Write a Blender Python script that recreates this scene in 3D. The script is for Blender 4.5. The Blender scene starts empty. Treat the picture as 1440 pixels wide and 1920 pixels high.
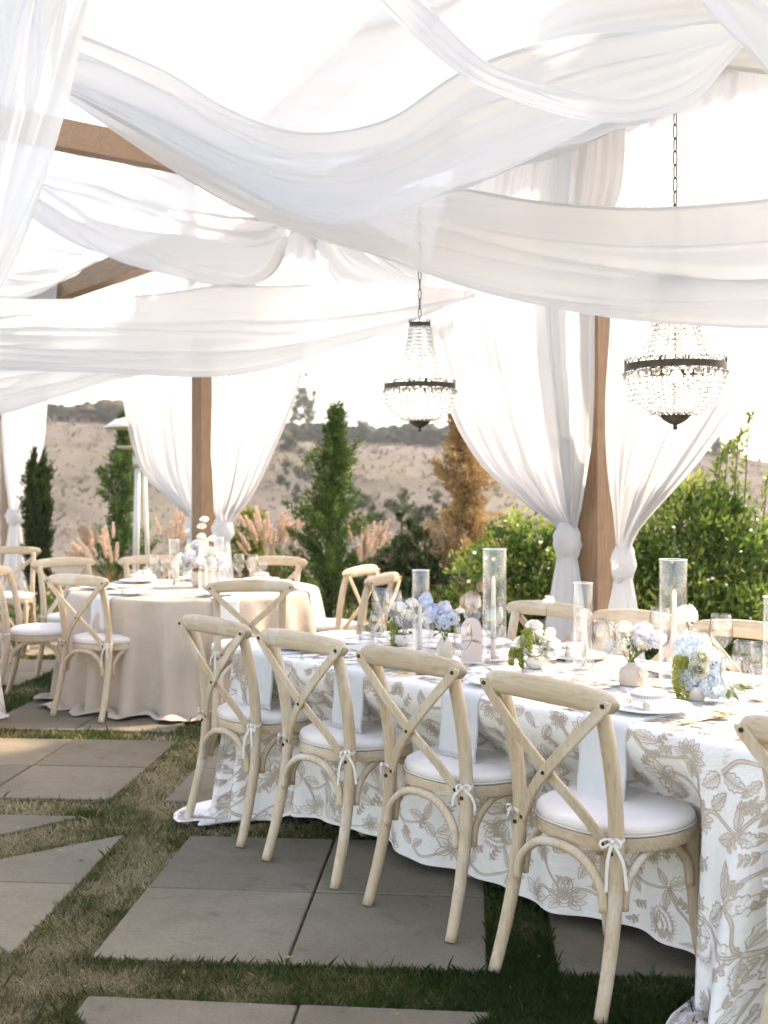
import bpy, bmesh, math, random
import numpy as np
from mathutils import Vector, Matrix, Quaternion

random.seed(7); np.random.seed(7)
SC = bpy.context.scene
COL = SC.collection
PI = math.pi

# ---------------------------------------------------------------- camera, sky, sun, exposure
FPX, CXP, HYP, CAMH = 2100.0, 720.0, 917.0, 1.45      # 35 mm lens on a 24 mm wide frame, eye height 1.45 m
cam_d = bpy.data.cameras.new('camera'); cam = bpy.data.objects.new('camera', cam_d); COL.objects.link(cam)
cam.location = (0, 0, CAMH); cam.rotation_euler = (PI / 2, 0, 0)
cam_d.sensor_fit = 'VERTICAL'; cam_d.sensor_height = 32.0; cam_d.lens = 35.0
cam_d.shift_y = -43.0 / 1920.0
cam_d.clip_start = 0.05; cam_d.clip_end = 9000
cam_d.dof.use_dof = True; cam_d.dof.focus_distance = 3.75; cam_d.dof.aperture_fstop = 3.2
SC.camera = cam

SUN_EL = math.radians(48); SUN_AZ = math.radians(57)      # azimuth clockwise from +Y
world = bpy.data.worlds.new('World'); SC.world = world; world.use_nodes = True
wn = world.node_tree.nodes; wl = world.node_tree.links
sky = wn.new('ShaderNodeTexSky'); sky.sky_type = 'NISHITA'; sky.sun_disc = False
sky.sun_elevation = SUN_EL; sky.sun_rotation = SUN_AZ; sky.altitude = 200; sky.dust_density = 1.5; sky.ozone_density = 1.0; sky.air_density = 1.0
wl.new(sky.outputs[0], wn['Background'].inputs[0]); wn['Background'].inputs[1].default_value = 0.15
SUNV = Vector((math.sin(SUN_AZ) * math.cos(SUN_EL), math.cos(SUN_AZ) * math.cos(SUN_EL), math.sin(SUN_EL)))
sun_d = bpy.data.lights.new('sun', 'SUN'); sun_d.energy = 2.0; sun_d.angle = math.radians(2.5); sun_d.color = (1.0, 0.965, 0.93)
sun = bpy.data.objects.new('sun', sun_d); COL.objects.link(sun)
sun.rotation_euler = SUNV.to_track_quat('Z', 'Y').to_euler(); sun.location = (30, 20, 30)

SC.view_settings.view_transform = 'Standard'; SC.view_settings.look = 'None'
SC.view_settings.exposure = 2.27; SC.view_settings.gamma = 1.0; SC.view_settings.use_curve_mapping = False
SC.view_settings.use_white_balance = True; SC.view_settings.white_balance_temperature = 9200; SC.view_settings.white_balance_tint = 16
SC.render.engine = 'CYCLES'
cy = SC.cycles
cy.max_bounces = 10; cy.diffuse_bounces = 5; cy.glossy_bounces = 4; cy.transmission_bounces = 8; cy.transparent_max_bounces = 24
cy.caustics_reflective = False; cy.caustics_refractive = False
cy.sample_clamp_indirect = 6.0; cy.use_adaptive_sampling = True; cy.adaptive_threshold = 0.03
cy.use_denoising = True
try: cy.denoiser = 'OPENIMAGEDENOISE'
except Exception: pass
SC.render.film_transparent = False

# ---------------------------------------------------------------- placing helpers (photograph measurements -> real positions)
def gp(x, y, z=0.0):
    """point at height z seen at photo pixel x, y"""
    Y = FPX * (CAMH - z) / (y - HYP)
    return Vector(((x - CXP) / FPX * Y, Y, z))
def pd(x, y, Y):
    """point at distance Y seen at photo pixel x, y"""
    return Vector(((x - CXP) / FPX * Y, Y, CAMH - (y - HYP) / FPX * Y))

# ---------------------------------------------------------------- mesh helpers
class MB:
    def __init__(s): s.v = []; s.f = []; s.m = []; s.t = []
    def add(s, vs, fs, mi=0):
        o = len(s.v); s.v.extend([tuple(v) for v in vs]); s.f.extend([tuple(i + o for i in f) for f in fs]); s.m.extend([mi] * len(fs)); return o
    def box(s, a, b, mi=0, M=None):
        (x0, y0, z0), (x1, y1, z1) = a, b
        vs = [Vector(p) for p in ((x0,y0,z0),(x1,y0,z0),(x1,y1,z0),(x0,y1,z0),(x0,y0,z1),(x1,y0,z1),(x1,y1,z1),(x0,y1,z1))]
        if M is not None: vs = [M @ v for v in vs]
        s.add(vs, [(0,3,2,1),(4,5,6,7),(0,1,5,4),(1,2,6,5),(2,3,7,6),(3,0,4,7)], mi)
    def tube(s, path, rad, seg=8, mi=0, flat=None, up=None, caps=True):
        """path: points; rad: number or list; flat=(a,b) scales of the cross section"""
        P = [Vector(p) for p in path]; n = len(P)
        R = rad if isinstance(rad, (list, tuple)) else [rad] * n
        T = [(P[min(i + 1, n - 1)] - P[max(i - 1, 0)]).normalized() for i in range(n)]
        N = Vector(up) if up is not None else T[0].orthogonal()
        vs = []
        for i in range(n):
            N = (N - T[i] * N.dot(T[i]))
            if N.length < 1e-6: N = T[i].orthogonal()
            N.normalize(); B = T[i].cross(N)
            a, b = flat if flat else (1, 1)
            for k in range(seg):
                t = 2 * PI * k / seg
                vs.append(P[i] + N * (math.cos(t) * R[i] * a) + B * (math.sin(t) * R[i] * b))
        fs = [(i * seg + k, i * seg + (k + 1) % seg, (i + 1) * seg + (k + 1) % seg, (i + 1) * seg + k) for i in range(n - 1) for k in range(seg)]
        if caps:
            fs.append(tuple(range(seg - 1, -1, -1))); fs.append(tuple((n - 1) * seg + k for k in range(seg)))
        s.add(vs, fs, mi)
    def lathe(s, prof, seg=24, mi=0, c=(0, 0, 0), close=False, M=None):
        vs = []; n = len(prof); c = Vector(c)
        for r, z in prof:
            for k in range(seg):
                t = 2 * PI * k / seg
                p = Vector((r * math.cos(t), r * math.sin(t), z))
                if M is not None: p = M @ p
                vs.append(c + p)
        fs = [(i * seg + k, i * seg + (k + 1) % seg, (i + 1) * seg + (k + 1) % seg, (i + 1) * seg + k) for i in range(n - 1) for k in range(seg)]
        if close:
            if prof[0][0] > 1e-5: fs.append(tuple(range(seg - 1, -1, -1)))
            if prof[-1][0] > 1e-5: fs.append(tuple((n - 1) * seg + k for k in range(seg)))
        s.add(vs, fs, mi)
    def strip(s, path, w, nrm, mi=0, thick=0.0):
        """flat ribbon of width w, lying square to nrm"""
        P = [Vector(p) for p in path]; n = len(P); vs = []
        for i in range(n):
            T = (P[min(i + 1, n - 1)] - P[max(i - 1, 0)]).normalized()
            nn = Vector(nrm[i]) if isinstance(nrm, list) else Vector(nrm)
            B = T.cross(nn)
            if B.length < 1e-6: B = T.orthogonal()
            B.normalize(); vs += [P[i] - B * w / 2, P[i] + B * w / 2]
        fs = [(2 * i, 2 * i + 1, 2 * i + 3, 2 * i + 2) for i in range(n - 1)]
        s.add(vs, fs, mi)
    def ball(s, c, r, seg=8, rings=5, mi=0, sc=(1, 1, 1)):
        prof = [(math.sin(PI * i / rings), -math.cos(PI * i / rings)) for i in range(rings + 1)]
        c = Vector(c); vs = [c + Vector((0, 0, -r * sc[2]))]; fs = []
        for i in range(1, rings):
            for k in range(seg):
                t = 2 * PI * k / seg
                vs.append(c + Vector((prof[i][0] * r * math.cos(t) * sc[0], prof[i][0] * r * math.sin(t) * sc[1], prof[i][1] * r * sc[2])))
        vs.append(c + Vector((0, 0, r * sc[2]))); L = len(vs) - 1
        for k in range(seg):
            fs.append((0, 1 + (k + 1) % seg, 1 + k)); fs.append((L, 1 + (rings - 2) * seg + k, 1 + (rings - 2) * seg + (k + 1) % seg))
            for i in range(rings - 2):
                a = 1 + i * seg
                fs.append((a + k, a + (k + 1) % seg, a + seg + (k + 1) % seg, a + seg + k))
        s.add(vs, fs, mi)
    def grid(s, G, mi=0, wrap=False):
        """G: rows of points"""
        nr = len(G); nc = len(G[0]); vs = [p for r in G for p in r]
        fs = []
        for i in range(nr - 1):
            for j in range(nc if wrap else nc - 1):
                j2 = (j + 1) % nc
                fs.append((i * nc + j, i * nc + j2, (i + 1) * nc + j2, (i + 1) * nc + j))
        s.add(vs, fs, mi)
    def mesh(s, name, mats, smooth=True):
        me = bpy.data.meshes.new(name); me.from_pydata(s.v, [], s.f)
        for m in (mats if isinstance(mats, (list, tuple)) else [mats]): me.materials.append(m)
        if len(set(s.m)) > 1: me.polygons.foreach_set('material_index', s.m)
        if smooth: me.polygons.foreach_set('use_smooth', [True] * len(s.f))
        me.update(); return me
    def build(s, name, mats, parent=None, smooth=True, auto=None):
        me = s.mesh(name, mats, smooth)
        if smooth and auto: me.set_sharp_from_angle(angle=math.radians(auto))
        return link(bpy.data.objects.new(name, me), parent)

def link(o, parent=None):
    COL.objects.link(o)
    if parent is not None: o.parent = parent
    return o
def empty(name, loc=(0, 0, 0), rz=0.0):
    o = bpy.data.objects.new(name, None); COL.objects.link(o); o.location = loc; o.rotation_euler = (0, 0, rz); o.empty_display_size = 0.1
    return o
def tag(o, label=None, cat=None, group=None, kind=None):
    if label: o['label'] = label
    if cat: o['category'] = cat
    if group: o['group'] = group
    if kind: o['kind'] = kind
    return o
def copy_tree(o, parent=None):
    c = o.copy(); COL.objects.link(c); c.parent = parent
    for ch in list(o.children): copy_tree(ch, c)
    return c
def place(o, loc, rz): o.location = loc; o.rotation_euler = (0, 0, rz); return o
def facing(d):
    """z rotation that turns local +Y to direction d"""
    return math.atan2(-d[0], d[1])
def smooth_path(pts, n=6):
    """Catmull-Rom through points (any dimension)"""
    P = [np.array(p, float) for p in pts]; out = []
    for i in range(len(P) - 1):
        p0 = P[max(i - 1, 0)]; p1 = P[i]; p2 = P[i + 1]; p3 = P[min(i + 2, len(P) - 1)]
        for k in range(n):
            t = k / n
            out.append(0.5 * ((2 * p1) + (-p0 + p2) * t + (2 * p0 - 5 * p1 + 4 * p2 - p3) * t * t + (-p0 + 3 * p1 - 3 * p2 + p3) * t ** 3))
    out.append(P[-1]); return out
def np_mesh(name, V, F, mat, parent=None, smooth=False, tint=None):
    """numpy verts (n,3), faces (m,k) all the same size; tint = one value per vertex"""
    me = bpy.data.meshes.new(name); V = np.asarray(V, np.float32); F = np.asarray(F, np.int32)
    m, k = F.shape
    me.vertices.add(len(V)); me.vertices.foreach_set('co', V.ravel())
    me.loops.add(m * k); me.loops.foreach_set('vertex_index', F.ravel())
    me.polygons.add(m); me.polygons.foreach_set('loop_start', np.arange(0, m * k, k, dtype=np.int32))
    try: me.polygons.foreach_set('loop_total', np.full(m, k, np.int32))
    except Exception: pass
    if smooth: me.polygons.foreach_set('use_smooth', np.ones(m, bool))
    me.materials.append(mat)
    if tint is not None:
        a = me.attributes.new('tint', 'FLOAT', 'POINT'); a.data.foreach_set('value', np.asarray(tint, np.float32))
    me.update(calc_edges=True); me.validate()
    return link(bpy.data.objects.new(name, me), parent)
def unit(a): return a / np.maximum(np.linalg.norm(a, axis=-1, keepdims=True), 1e-9)
def leaf_cloud(name, P, D, L, W, mat, parent=None, fold=0.25, rnd=None, tint=None):
    """one folded diamond leaf per row: base P, direction D, length L, width W"""
    n = len(P); P = np.asarray(P, float); D = unit(np.asarray(D, float))
    rr = unit(np.random.randn(n, 3)); B = unit(np.cross(D, rr)); N = np.cross(D, B)
    L = np.broadcast_to(np.asarray(L, float), (n,))[:, None]; W = np.broadcast_to(np.asarray(W, float), (n,))[:, None]
    mid = P + D * L * 0.45 - N * W * fold
    V = np.stack([P, mid + B * W / 2 + N * W * fold * 1.6, P + D * L, mid - B * W / 2 + N * W * fold * 1.6], 1).reshape(-1, 3)
    F = np.arange(4 * n).reshape(n, 4)
    t = np.random.rand(n) if tint is None else np.asarray(tint)
    return np_mesh(name, V, F, mat, parent, False, np.repeat(t, 4))

# ---------------------------------------------------------------- materials
def new_mat(name):
    m = bpy.data.materials.new(name); m.use_nodes = True; nt = m.node_tree
    return m, nt.nodes, nt.links, nt.nodes['Principled BSDF']
def ramp(N, stops):
    r = N.new('ShaderNodeValToRGB'); el = r.color_ramp.elements
    while len(el) > 1: el.remove(el[-1])
    el[0].position, el[0].color = stops[0][0], (*stops[0][1], 1)
    for p, c in stops[1:]:
        e = el.new(p); e.color = (*c, 1)
    return r
def coords(N, L, kind='Object', scale=(1, 1, 1), world=False):
    mp = N.new('ShaderNodeMapping'); mp.inputs['Scale'].default_value = scale
    if world:
        g = N.new('ShaderNodeNewGeometry'); L.new(g.outputs['Position'], mp.inputs[0])
    else:
        tc = N.new('ShaderNodeTexCoord'); L.new(tc.outputs[kind], mp.inputs[0])
    return mp
def noise(N, L, src, scale, detail=4, rough=0.55, dist=0.0):
    n = N.new('ShaderNodeTexNoise'); n.inputs['Scale'].default_value = scale; n.inputs['Detail'].default_value = detail
    n.inputs['Roughness'].default_value = rough; n.inputs['Distortion'].default_value = dist
    L.new(src.outputs[0], n.inputs['Vector']); return n
def bump(N, L, h, strength, dist=0.002):
    b = N.new('ShaderNodeBump'); b.inputs['Strength'].default_value = strength; b.inputs['Distance'].default_value = dist
    L.new(h, b.inputs['Height']); return b
def mixc(N, L, fac, a, b, mode='MIX'):
    m = N.new('ShaderNodeMix'); m.data_type = 'RGBA'; m.blend_type = mode
    for s, v in ((m.inputs[0], fac), (m.inputs[6], a), (m.inputs[7], b)):
        if hasattr(v, 'is_output'): L.new(v, s)
        elif isinstance(v, (int, float)): s.default_value = v
        else: s.default_value = (*v, 1)
    return m.outputs[2]

def mat_plain(name, col, rough=0.6, var=0.08, scale=30, bmp=0.0, metal=0.0, spec=0.5):
    m, N, L, P = new_mat(name)
    c = coords(N, L); n = noise(N, L, c, scale)
    lo = tuple(x * (1 - var) for x in col); hi = tuple(min(1, x * (1 + var)) for x in col)
    r = ramp(N, [(0.3, lo), (0.7, hi)]); L.new(n.outputs[0], r.inputs[0]); L.new(r.outputs[0], P.inputs['Base Color'])
    P.inputs['Roughness'].default_value = rough; P.inputs['Metallic'].default_value = metal; P.inputs['Specular IOR Level'].default_value = spec
    if bmp: L.new(bump(N, L, n.outputs[0], bmp).outputs[0], P.inputs['Normal'])
    return m
def mat_wood(name, axis, lo, mid, hi, wear=(0.62, 0.57, 0.50)):
    """limed wood: grain along an axis of the part, pale rubbed patches, every chair a little different"""
    m, N, L, P = new_mat(name)
    sc = [55, 55, 55]; sc[axis] = 3.0
    oi0 = N.new('ShaderNodeObjectInfo'); sh = N.new('ShaderNodeVectorMath'); sh.operation = 'SCALE'; sh.inputs[0].default_value = (7.3, 5.1, 9.7); L.new(oi0.outputs['Random'], sh.inputs['Scale'])
    def coords(N, L, kind, scale):                       # every board cut from another place in the grain
        tc = N.new('ShaderNodeTexCoord'); ad = N.new('ShaderNodeVectorMath'); L.new(tc.outputs['Object'], ad.inputs[0]); L.new(sh.outputs[0], ad.inputs[1])
        mp = N.new('ShaderNodeMapping'); mp.inputs['Scale'].default_value = scale; L.new(ad.outputs[0], mp.inputs[0]); return mp
    c = coords(N, L, 'Object', tuple(sc)); n = noise(N, L, c, 1.6, 6, 0.62, 0.6)
    r = ramp(N, [(0.25, lo), (0.5, mid), (0.75, hi)]); L.new(n.outputs[0], r.inputs[0])
    c2 = coords(N, L, 'Object', (1, 1, 1)); n2 = noise(N, L, c2, 7.0, 5, 0.65, 0.3)
    r2 = ramp(N, [(0.52, (0, 0, 0)), (0.70, (0.75, 0.75, 0.75))]); L.new(n2.outputs[0], r2.inputs[0])
    oi = N.new('ShaderNodeObjectInfo')
    r3 = ramp(N, [(0.0, (0.90, 0.88, 0.86)), (0.5, (1, 1, 1)), (1.0, (1.06, 1.08, 1.12))]); L.new(oi.outputs['Random'], r3.inputs[0])
    col = mixc(N, L, r2.outputs[0], r.outputs[0], wear)
    col = mixc(N, L, 1.0, col, r3.outputs[0], 'MULTIPLY')
    n3 = noise(N, L, coords(N, L, 'Object', tuple(x * 3 for x in sc)), 1.0, 4, 0.7)
    r4 = ramp(N, [(0.30, (0.62, 0.55, 0.47)), (0.40, (1, 1, 1))]); L.new(n3.outputs[0], r4.inputs[0])
    col = mixc(N, L, 0.55, col, r4.outputs[0], 'MULTIPLY')
    L.new(col, P.inputs['Base Color']); P.inputs['Roughness'].default_value = 0.55; P.inputs['Specular IOR Level'].default_value = 0.35
    L.new(bump(N, L, n3.outputs[0], 0.35, 0.001).outputs[0], P.inputs['Normal'])
    return m
def mat_cloth(name, col, rough=0.9, weave=900, var=0.04, sheen=0.15, transl=0.0, bmp=0.25, crease=0.0, cscale=9.0):
    m, N, L, P = new_mat(name)
    c = coords(N, L); n = noise(N, L, c, weave, 2); n2 = noise(N, L, c, 9, 4)
    r = ramp(N, [(0.3, tuple(x * (1 - var) for x in col)), (0.7, tuple(min(1, x * (1 + var)) for x in col))]); L.new(n2.outputs[0], r.inputs[0])
    L.new(r.outputs[0], P.inputs['Base Color']); P.inputs['Roughness'].default_value = rough; P.inputs['Specular IOR Level'].default_value = 0.2
    P.inputs['Sheen Weight'].default_value = sheen
    bw = bump(N, L, n.outputs[0], bmp, 0.0006)
    if crease > 0:
        n5 = noise(N, L, c, cscale, 5, 0.6, 1.2); b5 = bump(N, L, n5.outputs[0], 1.0, crease); L.new(b5.outputs[0], bw.inputs['Normal'])
    L.new(bw.outputs[0], P.inputs['Normal'])
    if transl > 0:
        t = N.new('ShaderNodeBsdfTranslucent'); L.new(r.outputs[0], t.inputs[0])
        mx = N.new('ShaderNodeMixShader'); mx.inputs[0].default_value = transl
        L.new(P.outputs[0], mx.inputs[1]); L.new(t.outputs[0], mx.inputs[2]); L.new(mx.outputs[0], N['Material Output'].inputs[0])
    return m
def mat_sheer(name, col=(0.93, 0.92, 0.92), transl=0.55, clear=0.12):
    """voile: scatters, glows when lit from behind, lets a little straight through"""
    m, N, L, P = new_mat(name); N.remove(P)
    c = coords(N, L, 'Object', (1, 1, 1)); n = noise(N, L, c, 60, 3)
    d = N.new('ShaderNodeBsdfDiffuse'); d.inputs[0].default_value = (*col, 1); d.inputs[1].default_value = 0.3
    t = N.new('ShaderNodeBsdfTranslucent'); t.inputs[0].default_value = (*col, 1)
    b = bump(N, L, n.outputs[0], 0.12, 0.004); L.new(b.outputs[0], d.inputs['Normal']); L.new(b.outputs[0], t.inputs['Normal'])
    mx = N.new('ShaderNodeMixShader'); mx.inputs[0].default_value = transl; L.new(d.outputs[0], mx.inputs[1]); L.new(t.outputs[0], mx.inputs[2])
    out = mx
    if clear > 0:
        tr = N.new('ShaderNodeBsdfTransparent'); m2 = N.new('ShaderNodeMixShader'); m2.inputs[0].default_value = clear
        L.new(mx.outputs[0], m2.inputs[1]); L.new(tr.outputs[0], m2.inputs[2]); out = m2
    L.new(out.outputs[0], N['Material Output'].inputs[0]); return m
def mat_thin_glass(name, tintc=(0.995, 0.997, 0.996), e1=0.72, e2=0.38):
    """thin clear glass wall: mirror by view angle, else see-through, edge tint darkened to imitate refraction"""
    m, N, L, P = new_mat(name); N.remove(P)
    lw = N.new('ShaderNodeLayerWeight'); lw.inputs[0].default_value = 0.32
    rp = ramp(N, [(0.0, (0.05, 0.05, 0.05)), (0.45, (0.13, 0.13, 0.13)), (0.8, (0.45, 0.45, 0.45)), (1.0, (0.9, 0.9, 0.9))]); L.new(lw.outputs['Facing'], rp.inputs[0])
    g = N.new('ShaderNodeBsdfGlossy'); g.inputs['Roughness'].default_value = 0.02; g.inputs[0].default_value = (1, 1, 1, 1)
    tr = N.new('ShaderNodeBsdfTransparent'); rt2 = ramp(N, [(0.0, tintc), (0.45, (0.5 + e1 / 2,) * 3), (0.8, (e1,) * 3), (1.0, (e2,) * 3)]); L.new(lw.outputs['Facing'], rt2.inputs[0]); L.new(rt2.outputs[0], tr.inputs[0])
    mx = N.new('ShaderNodeMixShader'); L.new(rp.outputs[0], mx.inputs[0]); L.new(tr.outputs[0], mx.inputs[1]); L.new(g.outputs[0], mx.inputs[2])
    L.new(mx.outputs[0], N['Material Output'].inputs[0]); return m
def mat_crystal(name):
    m, N, L, P = new_mat(name); N.remove(P)
    g = N.new('ShaderNodeBsdfGlass'); g.inputs['IOR'].default_value = 1.5; g.inputs['Roughness'].default_value = 0.0; g.inputs[0].default_value = (0.97, 0.97, 0.97, 1)
    tr = N.new('ShaderNodeBsdfTransparent'); mx = N.new('ShaderNodeMixShader'); mx.inputs[0].default_value = 0.08
    L.new(g.outputs[0], mx.inputs[1]); L.new(tr.outputs[0], mx.inputs[2]); L.new(mx.outputs[0], N['Material Output'].inputs[0]); return m
def mat_leaf(name, stops, rough=0.5, transl=0.35, spec=0.4):
    """leaf colour by the tint of each leaf; lets light through"""
    m, N, L, P = new_mat(name)
    a = N.new('ShaderNodeAttribute'); a.attribute_name = 'tint'
    r = ramp(N, stops); L.new(a.outputs['Fac'], r.inputs[0]); L.new(r.outputs[0], P.inputs['Base Color'])
    P.inputs['Roughness'].default_value = rough; P.inputs['Specular IOR Level'].default_value = spec
    t = N.new('ShaderNodeBsdfTranslucent'); L.new(r.outputs[0], t.inputs[0])
    mx = N.new('ShaderNodeMixShader'); mx.inputs[0].default_value = transl
    L.new(P.outputs[0], mx.inputs[1]); L.new(t.outputs[0], mx.inputs[2]); L.new(mx.outputs[0], N['Material Output'].inputs[0]); return m

M = {}
WLO, WMID, WHI = (0.40, 0.295, 0.195), (0.52, 0.405, 0.285), (0.60, 0.485, 0.36)
M['wood_x'] = mat_wood('limed_oak_rail', 0, WLO, WMID, WHI)
M['wood_y'] = mat_wood('limed_oak_seat', 1, WLO, WMID, WHI)
M['wood_z'] = mat_wood('limed_oak_post', 2, WLO, WMID, WHI)
M['timber'] = mat_wood('stained_timber', 2, (0.14, 0.080, 0.046), (0.24, 0.145, 0.088), (0.32, 0.20, 0.125), (0.28, 0.18, 0.118))
M['timber_x'] = mat_wood('stained_timber_beam', 0, (0.14, 0.080, 0.046), (0.24, 0.145, 0.088), (0.32, 0.20, 0.125), (0.28, 0.18, 0.118))
M['bolt'] = mat_plain('dark_bolt', (0.05, 0.035, 0.025), 0.45, 0.2, 60, 0, 0.6)
M['cushion'] = mat_cloth('cushion_canvas', (0.73, 0.69, 0.66), 0.9, 700, 0.06, crease=0.006, cscale=14.0)
M['cushion_edge'] = mat_cloth('cushion_piping', (0.62, 0.56, 0.52), 0.9, 700, 0.04)
M['tie'] = mat_cloth('cotton_tie', (0.70, 0.66, 0.62), 0.9, 700, 0.04)
M['white_cloth'] = mat_cloth('white_table_linen', (0.80, 0.785, 0.775), 0.9, 900, 0.03, crease=0.012, cscale=5.0)
M['beige_cloth'] = mat_cloth('beige_table_linen', (0.50, 0.42, 0.352), 0.85, 900, 0.05, crease=0.014, cscale=5.0)
M['thread'] = mat_cloth('tan_thread', (0.50, 0.41, 0.345), 0.9, 1500, 0.15)
M['thread_pale'] = mat_cloth('pale_tan_thread', (0.68, 0.61, 0.555), 0.9, 1500, 0.1)
M['napkin'] = mat_cloth('pale_blue_napkin', (0.61, 0.635, 0.66), 0.9, 800, 0.03)
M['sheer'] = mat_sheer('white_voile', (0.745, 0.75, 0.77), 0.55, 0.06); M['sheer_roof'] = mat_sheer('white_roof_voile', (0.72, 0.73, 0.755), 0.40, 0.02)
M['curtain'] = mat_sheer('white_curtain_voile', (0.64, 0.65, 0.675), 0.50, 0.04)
M['glass'] = mat_thin_glass('clear_glass', e1=0.70, e2=0.28); M['glass_wall'] = mat_thin_glass('clear_cylinder_glass', e1=0.95, e2=0.7)
M['crystal'] = mat_crystal('cut_crystal')
M['bronze'] = mat_plain('aged_bronze', (0.055, 0.05, 0.042), 0.5, 0.3, 40, 0.2, 0.7)
M['wax'] = mat_plain('ivory_wax', (0.80, 0.76, 0.68), 0.45, 0.02, 20)
M['china'] = mat_plain('white_china', (0.78, 0.77, 0.75), 0.25, 0.01, 10)
M['ceramic'] = mat_plain('beige_ceramic', (0.60, 0.505, 0.42), 0.7, 0.06, 60, 0.15)
M['bowl'] = mat_plain('pale_ceramic', (0.70, 0.67, 0.62), 0.5, 0.05, 50, 0.1)
M['gold'] = mat_plain('brushed_gold', (0.72, 0.50, 0.24), 0.28, 0.06, 60, 0, 1.0)
M['card'] = mat_plain('blush_card', (0.66, 0.53, 0.47), 0.5, 0.01, 10)
M['ink'] = mat_plain('black_ink', (0.02, 0.018, 0.018), 0.5, 0.1, 30)
M['paper'] = mat_plain('cream_paper', (0.78, 0.74, 0.68), 0.7, 0.02, 30)
M['blue_ribbon'] = mat_cloth('light_blue_ribbon', (0.42, 0.56, 0.70), 0.6, 900, 0.05)
M['heater'] = mat_plain('white_enamel', (0.60, 0.585, 0.555), 0.35, 0.04, 8)
M['heater_metal'] = mat_plain('dull_steel', (0.40, 0.38, 0.33), 0.4, 0.15, 20, 0, 0.8)
M['bark'] = mat_plain('bark', (0.10, 0.07, 0.05), 0.9, 0.3, 40, 0.5)
M['stem'] = mat_plain('green_stem', (0.16, 0.22, 0.07), 0.6, 0.2, 50)
# ================================================================ the setting: terrain, lawn, paving
def mat_ground():
    m, N, L, P = new_mat('hill_and_lawn_soil')
    w = coords(N, L, world=True)
    sep = N.new('ShaderNodeSeparateXYZ'); L.new(w.outputs[0], sep.inputs[0])
    ws = coords(N, L, world=True, scale=(.45, 1.0, 1.0)); n1 = noise(N, L, ws, 0.11, 9, 0.72, 0.6); n2 = noise(N, L, w, 0.045, 4, 0.6); n3 = noise(N, L, w, 2.5, 4, 0.7)
    dry = ramp(N, [(0.34, (0.050, 0.048, 0.037)), (0.48, (0.104, 0.090, 0.076)), (0.64, (0.155, 0.134, 0.116))]); L.new(n1.outputs[0], dry.inputs[0])
    olive = ramp(N, [(0.3, (0.08, 0.085, 0.045)), (0.7, (0.20, 0.18, 0.11))]); L.new(n3.outputs[0], olive.inputs[0])
    k = ramp(N, [(0.50, (0, 0, 0)), (0.70, (0.6, 0.6, 0.6))]); L.new(n2.outputs[0], k.inputs[0])
    hill = mixc(N, L, k.outputs[0], dry.outputs[0], olive.outputs[0])
    n4 = noise(N, L, w, 7.0, 5, 0.7)
    lawn = ramp(N, [(0.3, (0.05, 0.055, 0.02)), (0.55, (0.10, 0.095, 0.04)), (0.75, (0.19, 0.15, 0.08))]); L.new(n4.outputs[0], lawn.inputs[0])
    mr = N.new('ShaderNodeMapRange'); mr.inputs[1].default_value = 14.5; mr.inputs[2].default_value = 19.0; L.new(sep.outputs[1], mr.inputs[0])
    L.new(mixc(N, L, mr.outputs[0], lawn.outputs[0], hill), P.inputs['Base Color'])
    P.inputs['Roughness'].default_value = 0.95; P.inputs['Specular IOR Level'].default_value = 0.1
    L.new(bump(N, L, n4.outputs[0], 0.6, 0.03).outputs[0], P.inputs['Normal'])
    return m
def sstep(a, b, x):
    t = np.clip((x - a) / (b - a), 0, 1); return t * t * (3 - 2 * t)
def crest_z(x):
    # height of the far slope's crest at distance 170 m, from the photograph
    px = np.array([-900, -300, 100, 330, 600, 900, 1200, 1345, 1440, 1700, 2400]); py = np.array([790, 795, 800, 806, 832, 838, 846, 852, 872, 900, 930])
    return 1.45 + (917 - np.interp(x / 170 * 2100 + 720, px, py)) / 2100 * 170
def terrain_z(x, y):
    r = np.sin(x * 0.11 + 1.3) * 0.5 + np.sin(x * 0.047 + y * 0.06) * 0.9 + np.sin(y * 0.17 + x * 0.03) * 0.35
    fall = -13.0 * sstep(15.5, 62, y)
    rise = (crest_z(x * 170 / np.maximum(y, 60)) + 13.0) * sstep(66, 172, y) ** 1.1
    far = np.where(y > 172, -0.002 * (y - 172), 0)
    return np.where(y < 15.5, 0.0, fall + np.where(y > 62, rise, 0) + r * sstep(24, 60, y) * (1 - 0.6 * sstep(140, 172, y)) + far)
ys = np.concatenate([np.linspace(-30, 14, 12), np.linspace(15, 62, 40), np.linspace(64, 176, 90), np.linspace(190, 420, 14), np.array([600, 900, 1350])])
xs = np.concatenate([np.array([-1400, -600, -250]), np.linspace(-140, 140, 90), np.array([250, 600, 1400])])
XX, YY = np.meshgrid(xs, ys); ZZ = terrain_z(XX, YY)
nx, ny = len(xs), len(ys)
idx = np.arange(nx * ny).reshape(ny, nx)
FF = np.stack([idx[:-1, :-1], idx[:-1, 1:], idx[1:, 1:], idx[1:, :-1]], -1).reshape(-1, 4)
ground = np_mesh('ground', np.stack([XX, YY, ZZ], -1).reshape(-1, 3), FF, mat_ground(), None, True)
tag(ground, kind='structure')

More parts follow.
